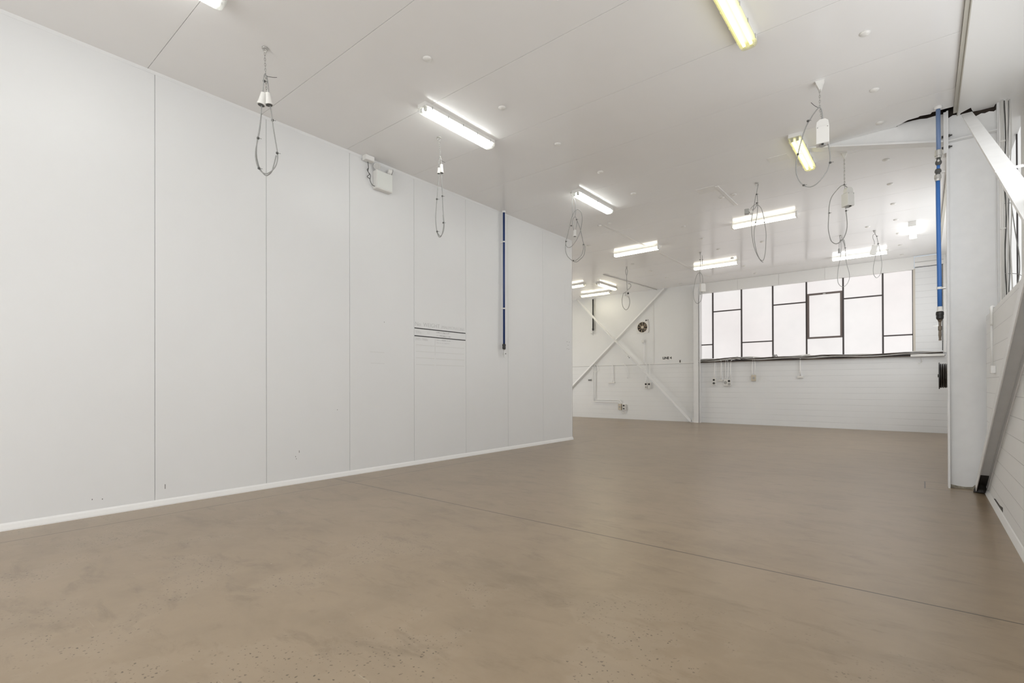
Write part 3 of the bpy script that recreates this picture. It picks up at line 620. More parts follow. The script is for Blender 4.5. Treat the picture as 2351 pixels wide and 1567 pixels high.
PEND['F']=dict(at=(-2.156,9.159),rz=0.2312,paths={'chain':[(0.025,-0.023),(0.006,-0.111),(-0.004,-0.187)],'loop':[(-0.013,-0.191),(-0.037,-0.332),(-0.061,-0.461),(-0.08,-0.606),(-0.083,-0.729),(-0.074,-0.894),(-0.049,-1.052),(-0.003,-1.204),(0.051,-1.313),(0.089,-1.347)],'loop2':[(0.005,-0.192),(0.011,-0.35),(0.004,-0.515),(-0.021,-0.666),(-0.041,-0.795),(-0.042,-0.931),(-0.023,-1.068),(0.005,-1.194),(0.051,-1.303)],'loop3':[(0.002,-0.375),(0.023,-0.378),(0.065,-0.441),(0.096,-0.569),(0.119,-0.726),(0.136,-0.862),(0.134,-1.005),(0.123,-1.178),(0.102,-1.297),(0.077,-1.326),(0.051,-1.299)],'cord':[(0.0,-0.359),(-0.051,-0.374),(-0.093,-0.419)],'cord2':[(0.0,-0.359),(-0.031,-0.421),(-0.071,-0.437)]},ties=[(-0.004,-0.19),(-0.004,-0.337),(0.112,-0.678),(-0.021,-0.658)],pts={'s1t':(-0.065,-0.46),'s1b':(-0.121,-0.485),'b':(-0.155,-0.461)})
PEND['G']=dict(at=(-0.883,6.540),rz=0.1342,paths={'chain':[(-0.001,-0.093),(-0.001,-0.195),(-0.001,-0.291)],'chain2':[(0.002,-0.309),(0.011,-0.385),(0.019,-0.465)],'loop':[(0.03,-0.487),(0.026,-0.417),(0.019,-0.338),(0.007,-0.305),(-0.013,-0.296),(-0.056,-0.335),(-0.093,-0.383),(-0.122,-0.435),(-0.152,-0.521),(-0.182,-0.623),(-0.209,-0.721),(-0.232,-0.827),(-0.237,-0.929),(-0.221,-1.027),(-0.188,-1.095),(-0.14,-1.137),(-0.089,-1.15),(-0.039,-1.139),(0.02,-1.089),(0.066,-1.014),(0.092,-0.92),(0.095,-0.829),(0.078,-0.716)],'tail':[(-0.014,-0.292),(-0.051,-0.256),(-0.085,-0.211)]},ties=[(-0.116,-0.406),(-0.216,-0.759),(0.095,-0.927),(-0.161,-1.125)],pts={'b':(0.024,-0.618)})
PEND['H']=dict(at=(-0.884,8.803),rz=0.1001,paths={'chain':[(-0.001,-0.09),(0.0,-0.276),(0.002,-0.454),(0.013,-0.75),(0.019,-0.869)],'loop':[(0.019,-0.869),(0.031,-1.038),(0.019,-1.153),(-0.014,-1.246),(-0.063,-1.302),(-0.113,-1.309),(-0.164,-1.261),(-0.188,-1.177),(-0.203,-1.066),(-0.197,-0.908),(-0.19,-0.729),(-0.161,-0.606),(-0.102,-0.529),(-0.044,-0.478),(-0.002,-0.473),(0.038,-0.511),(0.052,-0.582)]},ties=[(-0.192,-0.841),(0.019,-0.847),(-0.003,-0.461)],pts={'b':(0.041,-0.694)})
PEND['I']=dict(at=(-1.440,13.626),rz=0.1053,paths={'chain':[(-0.022,-0.013),(-0.018,-0.067),(-0.001,-0.118),(0.019,-0.073),(0.021,-0.03)],'loop':[(-0.001,-0.118),(0.002,-0.312),(-0.007,-0.453),(-0.028,-0.613),(-0.055,-0.769),(-0.068,-0.963),(-0.052,-1.089),(-0.005,-1.159),(0.033,-1.178),(0.079,-1.163),(0.13,-1.089),(0.16,-0.97),(0.148,-0.848),(0.116,-0.712),(0.095,-0.578),(0.083,-0.375),(0.071,-0.171),(0.047,-0.1),(0.011,-0.111)],'loop2':[(0.036,-0.105),(0.064,-0.209),(0.08,-0.311)],'cord':[(-0.014,-0.087),(-0.031,-0.184),(-0.033,-0.304)]},ties=[(-0.001,-0.118),(0.079,-0.301)],pts={'s1t':(-0.033,-0.294),'s1b':(-0.034,-0.403)})
PEND['J']=dict(at=(-0.818,13.680),rz=0.0597,paths={'chain':[(-0.018,-0.006),(0.009,-0.074)],'chain2':[(0.014,-0.022),(0.009,-0.074)],'loop':[(0.009,-0.074),(0.04,-0.149),(0.064,-0.3),(0.087,-0.432),(0.11,-0.582),(0.125,-0.722),(0.12,-0.858),(0.096,-0.982),(0.036,-1.052),(-0.011,-0.997),(-0.028,-0.896),(-0.018,-0.75),(0.007,-0.606),(0.035,-0.433),(0.056,-0.308)],'cord':[(0.005,-0.078),(-0.027,-0.098),(-0.031,-0.156),(-0.008,-0.24),(-0.003,-0.308)]},ties=[(0.038,-0.132),(0.061,-0.299)],pts={'b':(-0.018,-0.431)})

def ang_up(v): return v
def socket_cone(b, top, bot, r0, r1):
    a = Vector((top[0], 0, top[1])); c = Vector((bot[0], 0, bot[1])); L = (c-a).length
    return b.prof(a, c, [(0, r0*0.55), (0.04, r0), (0.75, r1*0.86), (0.83, r1*0.88), (0.84, r1), (1, r1)], 18)
def pendant(key, label, spec):
    p = PEND[key]; t = thing('hanging_lead', label, 'hanging power lead', (*p['at'], H), p['rz'], 'hanging power leads')
    b = MB(); b.cyl((0, 0, -0.001), (0, 0, -0.012), 0.03, seg=16); b.torus((0, 0, -0.03), 0.018, 0.004, 'Y', 14, 6); b.build('ceiling_hook', m_plastic if spec.get('white_hook') else m_galv, t)
    if spec.get('bracket'):
        w = spec['bracket']; b = MB(); b.prism([(-w, 0), (w, 0), (0.25*w, -2.2*w), (-0.15*w, -2.2*w)], 'Y', -0.035, 0.035); b.build('bracket', m_plastic, t)
    names = {'chain': 'chain', 'chain2': 'chain', 'mid': 'chain', 'cord': 'cord', 'cord2': 'cord', 'loop': 'cord_loop', 'loop2': 'cord_loop', 'loop3': 'cord_loop', 'tail': 'tie_tail', 'stub': 'cord'}
    yo = {'chain': 0, 'chain2': 0.005, 'mid': 0.01, 'cord': -0.012, 'cord2': 0.012, 'loop': 0.0, 'loop2': 0.02, 'loop3': -0.018, 'tail': -0.01, 'stub': 0.03}
    for k, pts in p['paths'].items():
        r = spec.get('r', 0.006)*{'chain': 0.9, 'tail': 0.45, 'cord': 0.9}.get(k.rstrip('23'), 1.0)
        n = len(pts); P = [(u, yo[k]+(0.02*math.sin(i*1.3) if 'loop' in k and 0 < i < n-1 else 0), z) for i, (u, z) in enumerate(pts)]
        if k in ('chain', 'mid', 'chain2') and spec.get('links', True):
            # a chain of small links
            path = smooth_path(P, 8); b = MB(); acc = 0; nxt = 0; i = 0
            tot = sum((path[j+1]-path[j]).length for j in range(len(path)-1)); m = max(2, int(tot/0.026)); b_pts = []
            seglen = tot/m; d = 0; j = 0
            for q in range(m):
                target = (q+0.5)*seglen
                while j < len(path)-2 and d+(path[j+1]-path[j]).length < target: d += (path[j+1]-path[j]).length; j += 1
                e = (path[j+1]-path[j]); c = path[j]+e*((target-d)/max(e.length, 1e-6)); dr = e.normalized()
                sd = Vector((0, 1, 0)) if q % 2 else Vector((0, 1, 0)).cross(dr)
                loop = [c+dr*(math.cos(a)*seglen*0.62)+sd*(math.sin(a)*0.007) for a in [k2*math.pi/5 for k2 in range(10)]]
                b.ring_tube(loop, 0.0028, 5, closed=True)
            b.build('chain', m_chain, t)
        else:
            b = MB(); b.tube(P, r, 8); b.build(names[k], {'tail': m_dark}.get(k, spec.get('cm', m_cord)), t)
    for (u, z) in p['ties']:
        b = MB(); b.prof((u, 0.0, z-0.008), (u, 0.0, z+0.008), [(0, 0.012), (1, 0.012)], 10); b.box((u+0.02, 0, z), (0.025, 0.003, 0.003)); b.build('cable_tie', m_dark, t)
    spec['fn'](t, p['pts'])
    return t
def two_cones(t, q):
    for s in ('s1', 's2'):
        a, c = q[s+'t'], q[s+'b']; L = math.hypot(a[0]-c[0], a[1]-c[1])
        b = MB(); socket_cone(b, a, c, 0.026, 0.041 if s == 's1' else 0.038); so = b.build('socket', m_plastic, t)
        b = MB(); A = Vector((a[0], 0, a[1])); Cc = Vector((c[0], 0, c[1])); d = (Cc-A).normalized(); b.prof(Cc+d*0.0005, Cc+d*0.003, [(0, 0.031), (1, 0.031)], 16); b.build('socket_face', m_dark, so)
def small_cones(t, q):
    for s, w in (('s1', 1), ('s2', 0.8)):
        if s+'t' not in q: continue
        b = MB(); socket_cone(b, q[s+'t'], q[s+'b'], 0.022*w, 0.031*w); so = b.build('socket', m_plastic, t)
        c = q[s+'b']; MB().cyl((c[0], 0, c[1]-0.0005), (c[0], 0, c[1]-0.003), 0.022*w).build('socket_face', m_dark, so)
def box_fn(w, h, d, rz=0, ry=0, top=True, port=True):
    def f(t, q):
        u, z = q['b']; rot = Matrix.Rotation(rz, 3, 'Z') @ Matrix.Rotation(ry, 3, 'Y')
        o = thing_part = MB().box((0, 0, 0), (w, d, h), bev=0.006).build('socket_box', m_plastic, t); o.location = (u, 0, z); o.rotation_euler = (rot.to_euler())
        if top:
            b = MB(); b.prism([(-w*0.5, h*0.5), (w*0.5, h*0.5), (w*0.44, h*0.5+0.06), (w*0.2, h*0.5+0.085), (-w*0.2, h*0.5+0.085), (-w*0.44, h*0.5+0.06)], 'Y', -d*0.32, d*0.2); b.build('hanging_plate', m_plastic, o)
        if port:
            MB().cyl((0, 0, -h/2-0.0005), (0, 0, -h/2-0.014), min(w, d)*0.26, seg=18).build('outlet', m_grey, o)
            MB().box((0, -d*0.36, -h/2-0.008), (0.022, 0.018, 0.014)).build('plug_stop', m_black, o)
        for sx in (-1, 1): MB().cyl((sx*w*0.38, -d/2-0.0003, h*0.42), (sx*w*0.38, -d/2-0.003, h*0.42), 0.004, seg=8).build('screw', m_dark, o)
    return f
def d_box(t, q):
    u, z = q['b']
    o = MB().box((u, 0, z), (0.075, 0.06, 0.15), bev=0.005).build('socket_box', m_plastic, t)
    MB().cyl((u+0.005, -0.0305, z+0.02), (u+0.005, -0.05, z+0.02), 0.026, seg=18).build('switch', m_black, o)
    MB().box((u+0.01, -0.045, z-0.05), (0.045, 0.028, 0.05), bev=0.004).build('plug', m_plastic, o)
    MB().box((u-0.065, 0.0, z-0.01), (0.04, 0.05, 0.07), bev=0.004).build('plug', m_galv, t)
def f_plug(t, q):
    a, c = Vector((q['s1t'][0], 0, q['s1t'][1])), Vector((q['s1b'][0], 0, q['s1b'][1]))
    MB().prof(a, a+(c-a)*0.85, [(0, 0.02), (0.1, 0.042), (0.9, 0.045), (1, 0.045)], 18).build('socket', m_plastic, t)
    u, z = q['b']; MB().box((u, 0, z), (0.07, 0.07, 0.085), bev=0.006).build('plug_box', m_grey, t)
def i_plug(t, q):
    a, c = q['s1t'], q['s1b']; MB().prof((a[0], 0, a[1]), (c[0], 0, c[1]), [(0, 0.012), (0.1, 0.022), (0.85, 0.024), (0.86, 0.03), (1, 0.03)], 14).build('plug', m_grey, t)
pendant('A', 'hanging lead with two white cone sockets, the closest to the camera at left', dict(r=0.0055, fn=two_cones))
pendant('B', 'narrow hanging lead with a small white socket between two clear fittings', dict(r=0.0055, fn=small_cones))
pendant('C', 'tangled hanging lead in front of the free end of the partition', dict(r=0.0055, fn=small_cones, links=False))
pendant('D', 'small hanging switch box and loop in front of the far crossed braces', dict(r=0.008, fn=d_box, links=False))
pendant('E', 'faint hanging loop beside the left end of the far window', dict(r=0.006, fn=box_fn(0.13, 0.21, 0.08, rz=0.5, top=False, port=False), links=False, cm=m_cord))
pendant('F', 'hanging lead with long slack loops and a plug sticking out to the left', dict(r=0.0052, fn=f_plug, links=False))
pendant('G', 'widest hanging loop with a white socket box, beside the steel rafter', dict(r=0.0062, bracket=0.045, fn=box_fn(0.125, 0.19, 0.12)))
pendant('H', 'hanging loop with a turned white socket box below the rafter', dict(r=0.0058, bracket=0.035, fn=box_fn(0.11, 0.19, 0.12, rz=0.75)))
pendant('I', 'hanging lead with a slim grey plug before the right half of the far window', dict(r=0.006, fn=i_plug, links=False))
pendant('J', 'hanging lead with a tilted white box closest to the right end of the far window', dict(r=0.006, fn=box_fn(0.11, 0.21, 0.06, ry=0.27, top=False, port=False), links=False))

# ================================================================ PIPES
m_tapm = mat('tarnished_brass', (0.16, 0.13, 0.10), 0.35, metal=0.6)
p1 = thing('blue_air_pipe', 'thick blue drop pipe with valves in front of the steel column', 'pipe', (0.155, 8.05, 0))
def P1(dx, z, dy=0): return (dx, dy, z)
MB().prof(P1(0, 4.678), P1(0, 4.645), [(0, 0.055), (0.5, 0.06), (1, 0.045)]).build('ceiling_collar', m_white, p1)
MB().cyl(P1(0, 4.644), P1(0.003, 4.15), 0.031).build('pipe', mat('faded_blue_pipe', (0.16, 0.24, 0.42), 0.4), p1)
MB().prof(P1(0.003, 4.149), P1(0.003, 4.05), [(0, 0.04), (0.08, 0.05), (0.5, 0.05), (0.52, 0.056), (0.75, 0.056), (0.76, 0.046), (1, 0.046)], 12).build('union', m_galv, p1)
b = MB(); b.prof(P1(0.003, 4.049), P1(0.0, 3.96), [(0, 0.028), (0.3, 0.03), (0.5, 0.045), (0.75, 0.045), (1, 0.025)], 14); b.cyl((0.0, -0.05, 4.005), (0.0, 0.05, 4.005), 0.022); vb = b.build('valve', m_dark, p1)
MB().prof((0.0, -0.0505, 4.005), (0.0, -0.062, 4.005), [(0, 0.017), (1, 0.014)], 10).build('valve_stem', m_galv, vb)
MB().cyl(P1(0.0, 3.959), P1(-0.004, 3.915), 0.024).build('blue_sleeve', m_blue, p1)
MB().prof(P1(-0.004, 3.914), P1(-0.008, 3.845), [(0, 0.036), (0.3, 0.046), (0.55, 0.046), (0.7, 0.032), (1, 0.032)], 12).build('elbow_union', m_dark, p1)
MB().prof(P1(-0.008, 3.844), P1(-0.008, 3.77), [(0, 0.046), (0.6, 0.05), (0.62, 0.042), (1, 0.038)], 12).build('union', m_galv, p1)
MB().ring_tube([P1(-0.008, 3.769), P1(-0.006, 3.4), P1(-0.002, 3.0), P1(0.003, 2.6), P1(0.006, 2.235)], 0.031, 18).build('pipe', m_blue, p1)
MB().prof(P1(0.006, 2.234), P1(0.007, 2.175), [(0, 0.035), (0.6, 0.037), (1, 0.04)]).build('white_sleeve', m_plastic, p1)
MB().prof(P1(0.007, 2.174), P1(0.007, 2.075), [(0, 0.045), (0.12, 0.055), (0.46, 0.055), (0.47, 0.046), (0.53, 0.046), (0.54, 0.052), (0.86, 0.05), (1, 0.035)], 12).build('union', m_black, p1)
tv = MB().prof(P1(0.007, 2.0745), P1(0.008, 1.82), [(0, 0.034), (0.12, 0.02), (0.3, 0.018), (0.31, 0.026), (0.5, 0.026), (0.52, 0.02), (0.75, 0.023), (0.9, 0.017), (1, 0.02)], 12).build('tap', m_tapm, p1)
MB().box((-0.04, 0, 2.0), (0.085, 0.016, 0.014)).build('tap_handle', m_galv, tv)
for z in (3.87, 2.46): MB().bx(-0.01, 0.085, -0.012, 0.012, z-0.01, z+0.01).build('bracket', m_galv, p1) if z > 3 else MB().prof((0.003, 0, z-0.014), (0.003, 0, z+0.014), [(0, 0.036), (1, 0.036)]).build('bracket', m_plastic, p1)
MB().bx(0.04, 0.085, -0.006, 0.09, 2.452, 2.468).build('bracket_arm', m_galv, p1)

p2 = thing('blue_drop_pipe', 'dark blue drop pipe clipped to the white partition', 'pipe', (LX+0.075, 7.48, 0))
MB().prof((0, 0, 4.678), (0, 0, 4.65), [(0, 0.035), (0.5, 0.038), (1, 0.03)]).build('ceiling_collar', m_white, p2)
MB().cyl((0, 0, 4.649), (-0.005, 0, 2.09), 0.021, seg=16).build('pipe', m_navy, p2)
for z in (4.08, 2.78):
    b = MB(); b.bx(-0.0745, -0.025, -0.01, 0.01, z-0.01, z+0.01); b.prof((-0.002, 0, z-0.012), (-0.002, 0, z+0.012), [(0, 0.026), (1, 0.026)], 14); b.build('pipe_clip', m_plastic, p2)
MB().prof((-0.005, 0, 2.0895), (-0.005, 0, 1.985), [(0, 0.024), (0.1, 0.034), (0.45, 0.034), (0.46, 0.028), (0.54, 0.028), (0.55, 0.033), (0.9, 0.032), (1, 0.022)], 12).build('union', m_black, p2)
tv = MB().prof((-0.005, 0, 1.9845), (-0.005, 0, 1.83), [(0, 0.03), (0.1, 0.012), (0.4, 0.012), (0.42, 0.018), (0.7, 0.018), (0.72, 0.011), (1, 0.012)], 10).build('tap', m_galv, p2)
MB().box((0.0, 0.03, 1.90), (0.01, 0.05, 0.012)).build('tap_handle', m_dark, tv)

p3 = thing('dark_drop_pipe', 'dark drop pipe with a tap hanging on the far wall behind the brace', 'pipe', (-9.93, FY-0.06, 0))
MB().cyl((0, 0, 4.6), (0, 0, 3.47), 0.024, seg=12).build('pipe', m_black, p3); MB().bx(-0.042, -0.026, 0.01, 0.0595, 3.4, 4.6).build('pipe_batten', m_white, p3)
MB().prof((0, 0, 3.469), (0, 0, 3.38), [(0, 0.03), (0.1, 0.036), (0.9, 0.034), (1, 0.02)], 10).build('union', m_black, p3)
b = MB(); b.prof((0, 0, 3.379), (0, 0, 3.20), [(0, 0.012), (0.4, 0.02), (0.6, 0.02), (1, 0.008)], 10); b.box((-0.05, 0, 3.26), (0.09, 0.02, 0.02), Matrix.Rotation(0.4, 3, 'Y')); b.build('tap', m_galv, p3)

p1.scale = (0.72, 0.72, 1)
# ================================================================ LEFT WALL THINGS
em = thing('emergency_light', 'white twin spot emergency light high on the partition', 'emergency light', (LX+0.0005, 4.66, 4.24))
bd = MB().bx(0, 0.10, -0.145, 0.145, 0.0, 0.275, bev=0.008).build('battery_box', m_plastic, em)
MB().bx(0.1005, 0.106, -0.135, 0.135, 0.012, 0.262, bev=0.002).build('front_cover', mat('pale_cover', (0.78, 0.80, 0.77), 0.4), em)
for y, z, dr in ((-0.11, 0.335, Vector((0.75, -0.6, -0.25))), (0.125, 0.325, Vector((0.35, 0.9, -0.25)))):
    dr = dr.normalized(); c = Vector((0.06, y, z))
    hd = MB().prof(c-dr*0.035, c+dr*0.03, [(0, 0.025), (0.2, 0.04), (1, 0.05)], 20).build('spot_head', m_plastic, em)
    MB().prof(c+dr*0.0305, c+dr*0.034, [(0, 0.043), (1, 0.04)], 20).build('lens', m_chain, hd)
    MB().prof(c+dr*0.024, c+dr*0.0295, [(0, 0.0515), (1, 0.0525)], 20).build('rim', m_dark, hd)
    MB().cyl((0.05, y, 0.276), c-dr*0.02, 0.008, seg=8).build('bracket', m_dark, em)
jb = thing('junction_box', 'small white junction box in the corner of partition and ceiling', 'junction box', (LX+0.013, 4.40, H-0.001))
MB().bx(0, 0.09, -0.075, 0.075, -0.075, 0, bev=0.005).build('body', m_plastic, jb); MB().bx(0.0905, 0.096, -0.07, 0.07, -0.07, -0.005, bev=0.002).build('lid', m_white, jb)
lead = MB(); lead.tube([(LX+0.04, 4.40, H-0.077), (LX+0.045, 4.41, 4.52), (LX+0.04, 4.405, 4.46), (LX+0.06, 4.43, 4.41), (LX+0.04, 4.44, 4.34), (LX+0.05, 4.47, 4.28), (LX+0.055, 4.512, 4.27)], 0.005)
lead.tube([(LX+0.045, 4.41, 4.51), (LX+0.055, 4.38, 4.47), (LX+0.05, 4.42, 4.42), (LX+0.04, 4.39, 4.38), (LX+0.045, 4.43, 4.36)], 0.005)
tag(lead.build('power_cord', m_dark), 'short dark cord looping from junction box to emergency light', 'cord')

b = MB()
for y, z, l in ((1.84, 0.20, 0.05), (1.30, 0.16, 0.012), (1.22, 0.17, 0.012), (3.32, 0.33, 0.012), (3.36, 0.42, 0.03), (3.31, 0.36, 0.015), (3.92, 0.95, 0.012), (4.72, 2.26, 0.014)): b.bx(LX+0.0003, LX+0.0008, y-0.004, y+0.004, z-l/2, z+l/2)
tag(b.build('scuff_mark', m_shade_scuff), 'scattered small dark scuffs low on the white partition', 'scuff')
# handwriting and rules on the partition
rot_l = (hp, 0, hp)
wr = thing('wall_chart', 'hand drawn table of faint writing under two black rules on the partition', 'writing', (LX+0.0008, 5.9, 2.1))
for z in (0.123, -0.003): MB().bx(0.0, 0.0012, -0.592, 0.583, z-0.0075, z+0.0075).build('black_rule', m_mark, wr)
def wt(txt, y, z, size, m, sx=1): text_mesh('writing', txt, size, m, (0.0006, y, z), rot_l, wr, 0.0008, 'LEFT', sx, -0.0016)
m_pen = mat('grey_pen', (0.55, 0.55, 0.545), 0.6); m_faint = mat('faint_pen', (0.68, 0.68, 0.675), 0.6)
wt('No. WEIGHT', -0.58, 0.19, 0.095, m_pen); wt('MALMONSONS', 0.0, 0.185, 0.082, m_faint)
wt('500g', -0.57, 0.06, 0.065, m_faint); wt('10', -0.33, 0.06, 0.065, m_faint); wt('BESTS FOR THE BEST', -0.12, 0.085, 0.032, m_pen); wt('2007 IT TO MAKE SOME', -0.12, 0.03, 0.032, m_faint)
wt('2005-7800c', -0.58, -0.055, 0.06, m_pen); wt('SERIES IN THE TO NEXT', -0.12, -0.045, 0.03, m_faint); wt('2002 12 OF ONE END', -0.12, -0.09, 0.032, m_pen)
b = MB()
for z in (-0.15, -0.255, -0.36, -0.47): b.bx(0, 0.0006, -0.56, -0.16, z-0.004, z+0.004); b.bx(0, 0.0006, -0.13, 0.55, z-0.004, z+0.004)
b.bx(0, 0.0006, -0.148, -0.142, -0.3, -0.02); b.build('faint_rule', mat('ghost_line', (0.70, 0.70, 0.685), 0.5), wr)
b = MB(); b.bx(LX+0.0005, LX+0.001, 4.47, 4.72, 1.622, 1.628); b.bx(LX+0.0005, LX+0.001, 4.46, 4.72, 1.79, 1.796)
tag(b.build('scuff_mark', m_faint), 'pair of faint level scratches on the partition left of the chart', 'scuff')
b = MB()
for y, z in ((9.83, 2.287), (9.92, 2.283), (9.87, 2.208), (9.83, 2.125), (9.90, 2.119)): b.prof((LX+0.0003, y, z), (LX+0.001, y, z), [(0, 0.009), (1, 0.009)], 10)
tag(b.build('screw_holes', m_shade_scuff), 'five small screw holes near the free end of the partition', 'screw holes')
b = MB(); b.bx(LX+0.0003, LX+0.0025, 9.725, 10.0, 3.18, 3.585)
tag(b.build('patch_panel', m_panel), 'flush white patch plate near the free end of the partition', 'patch plate')

# ================================================================ FAR WALL THINGS
YB = FY-0.0005
fan = thing('exhaust_fan', 'round exhaust fan in a white square plate between the far braces', 'fan', (-7.90, YB, 3.365))
pl = MB(); sq = 0.235
ringo = [( -sq, -0.21), (sq, -0.21), (sq, 0.21), (-sq, 0.21)]
b = MB(); n = 32; A = []; Bv = []
def rr(k):
    a = 2*math.pi*k/n; c, s = math.cos(a), math.sin(a); k2 = min(sq/max(abs(c), 1e-6), 0.215/max(abs(s), 1e-6)); return (c*k2, s*k2), (c*0.19, s*0.19)
vo_, vi_, vb_ = [], [], []
for k in range(n):
    (ox, oz), (ix, iz) = rr(k); vo_.append(b.bm.verts.new((ox, -0.03, oz))); vi_.append(b.bm.verts.new((ix, -0.035, iz))); vb_.append(b.bm.verts.new((ix, -0.004, iz)))
vw = [b.bm.verts.new((v.co.x, 0, v.co.z)) for v in vo_]
for k in range(n):
    j = (k+1) % n; b.bm.faces.new((vo_[k], vo_[j], vi_[j], vi_[k])); b.bm.faces.new((vi_[k], vi_[j], vb_[j], vb_[k])); b.bm.faces.new((vw[k], vw[j], vo_[j], vo_[k]))
b.build('mounting_plate', m_plastic, fan)
MB().prof((0, -0.0035, 0), (0, 0, 0), [(0, 0.188), (1, 0.188)], 32).build('dark_opening', m_black, fan)
for k in range(9):
    a = 2*math.pi*k/9+0.2; b = MB(); c, s = math.cos(a), math.sin(a)
    v = [b.bm.verts.new(q) for q in ((c*0.05-s*0.012, -0.022, s*0.05+c*0.012), (c*0.178-s*0.045, -0.02, s*0.178+c*0.045), (c*0.182+s*0.02, -0.008, s*0.182-c*0.02), (c*0.05+s*0.012, -0.01, s*0.05-c*0.012))]
    w_ = [b.bm.verts.new(x.co+Vector((0, 0.002, 0))) for x in v]
    b.bm.faces.new(v); b.bm.faces.new(list(reversed(w_)))
    for i in range(4): b.bm.faces.new((v[i], w_[i], w_[(i+1) % 4], v[(i+1) % 4]))
    b.build('blade', m_fan, fan)
MB().prof((0, -0.034, 0), (0, -0.006, 0), [(0, 0.045), (0.3, 0.052), (1, 0.052)], 18).build('hub', m_cream, fan)
b = MB()
for a in (1.45, 0.6, -0.7, -1.62, 2.5): b.cyl((0.05*math.cos(a), -0.036, 0.05*math.sin(a)), (0.192*math.cos(a), -0.036, 0.192*math.sin(a)), 0.006, seg=6)
b.build('guard_spoke', m_cream, fan)
rot_f = (hp, 0, 0)
def sign(label, x, z, w, h, txt, size, sx=1):
    t = thing('sign', label, 'sign', (x, YB, z)); MB().bx(-w/2, w/2, -0.003, 0, -h/2, h/2).build('plate', mat('sign_white', (0.85, 0.85, 0.83), 0.4), t)
    text_mesh('lettering', txt, size, m_mark, (0, -0.0036, 0), rot_f, t, 0.001, 'CENTER', sx, size*0.045)
    return t
sign('white sign reading LINE 4 on the far wall', -6.985, 2.213, 0.42, 0.15, 'LINE 4', 0.115, 1.02)
sign('tiny black marked tag above the exhaust fan', -7.735, 3.60, 0.15, 0.075, 'A1', 0.095, 1.2)
sign('tiny black marked tag on the far wall beside the falling brace', -8.454, 2.321, 0.13, 0.10, 'eJ', 0.105, 1.1)
t = thing('switch_plate', 'tiny white plate with a dark slot right of the LINE 4 sign', 'switch', (-6.52, YB, 2.085)); MB().bx(-0.035, 0.035, -0.01, 0, -0.06, 0.06).build('plate', m_plastic, t); MB().bx(-0.016, 0.016, -0.013, -0.0101, -0.042, 0.042).build('slot', m_black, t)

def conduit(label, pts, r=0.012, m=None):
    b = MB(); b.tube([(x, FY-0.045, z) for x, z in pts], r, 8, n=3); tag(b.build('conduit', m or m_bright), label, 'conduit', 'conduits on the far wall')
def vconduit(label, pts, r=0.013):
    conduit(label, pts, r)
conduit('white conduit dropping to the first outlet box, leftmost under the window', [(-5.98, 2.10), (-5.75, 2.131), (-5.42, 2.13), (-5.355, 2.11), (-5.335, 2.04), (-5.34, 1.9), (-5.356, 1.50)], 0.016)
conduit('white conduit ending in the small level box under the window', [(-5.283, 2.129), (-5.199, 2.118), (-5.14, 2.05), (-5.131, 1.95), (-5.147, 1.44)], 0.016)
conduit('white conduit, left one of the close pair to the double outlet', [(-4.966, 2.119), (-5.00, 2.0), (-5.0, 1.8), (-4.992, 1.43)], 0.013)
conduit('white conduit, right one of the close pair to the double outlet', [(-4.955, 2.089), (-4.915, 1.98), (-4.915, 1.8), (-4.925, 1.45)], 0.013)
conduit('white conduit curving off the ledge to the double outlet', [(-4.62, 2.179), (-4.72, 2.13), (-4.81, 2.06), (-4.838, 1.96), (-4.84, 1.45)], 0.016)
conduit('left conduit of the pair to the cream outlet under the window', [(-4.155, 2.13), (-4.182, 1.98), (-4.19, 1.8), (-4.182, 1.575)], 0.014)
conduit('right conduit of the pair to the cream outlet under the window', [(-4.14, 2.14), (-4.105, 1.96), (-4.105, 1.8), (-4.119, 1.575)], 0.014)
conduit('lone white conduit under the middle of the far window', [(-2.60, 2.17), (-2.74, 2.15), (-2.82, 2.109), (-2.85, 2.02), (-2.85, 1.535)], 0.016)
conduit('outer conduit of the bent pair low on the far wall', [(-9.95, 2.03), (-9.95, 1.4), (-9.95, 0.72), (-9.93, 0.65), (-9.87, 0.625), (-9.3, 0.615), (-8.88, 0.61), (-8.82, 0.59), (-8.79, 0.56)], 0.013)
conduit('inner conduit of the bent pair low on the far wall', [(-9.865, 2.08), (-9.865, 1.4), (-9.865, 0.79), (-9.85, 0.73), (-9.79, 0.702), (-9.3, 0.70), (-8.86, 0.70), (-8.79, 0.67), (-8.75, 0.58)], 0.013)
conduit('thin conduit down to the small dark socket on the far wall', [(-9.999, 2.038), (-10.015, 1.8), (-10.02, 1.49)], 0.008)
conduit('straight conduit down to the flat double socket on the far wall', [(-9.103, 2.047), (-9.10, 1.7), (-9.097, 1.385)], 0.012)
conduit('bent grey lead below the rule line of the far lining', [(-8.643, 2.067), (-8.60, 2.01), (-8.529, 1.951), (-8.494, 1.85), (-8.495, 1.594), (-8.53, 1.546), (-8.478, 1.514)], 0.009)
conduit('left conduit to the black and white twin outlets', [(-7.78, 2.07), (-7.745, 2.01), (-7.75, 1.7), (-7.759, 1.34)], 0.011)
conduit('right conduit to the black and white twin outlets', [(-7.66, 2.07), (-7.618, 2.01), (-7.618, 1.7), (-7.62, 1.34)], 0.011)
conduit('vertical conduit between the fan isolator and the lining joint', [(-7.84, 2.80), (-7.838, 2.4), (-7.835, 2.05)], 0.011)
conduit('short conduit from the exhaust fan to its isolator', [(-7.869, 3.145), (-7.869, 2.90)], 0.009)
conduit('curled white lead above the bent conduit pair', [(-9.873, 2.102), (-9.79, 2.04), (-9.735, 1.93), (-9.74, 1.83), (-9.817, 1.78), (-9.913, 1.79), (-9.94, 1.90), (-9.893, 2.03)], 0.008)
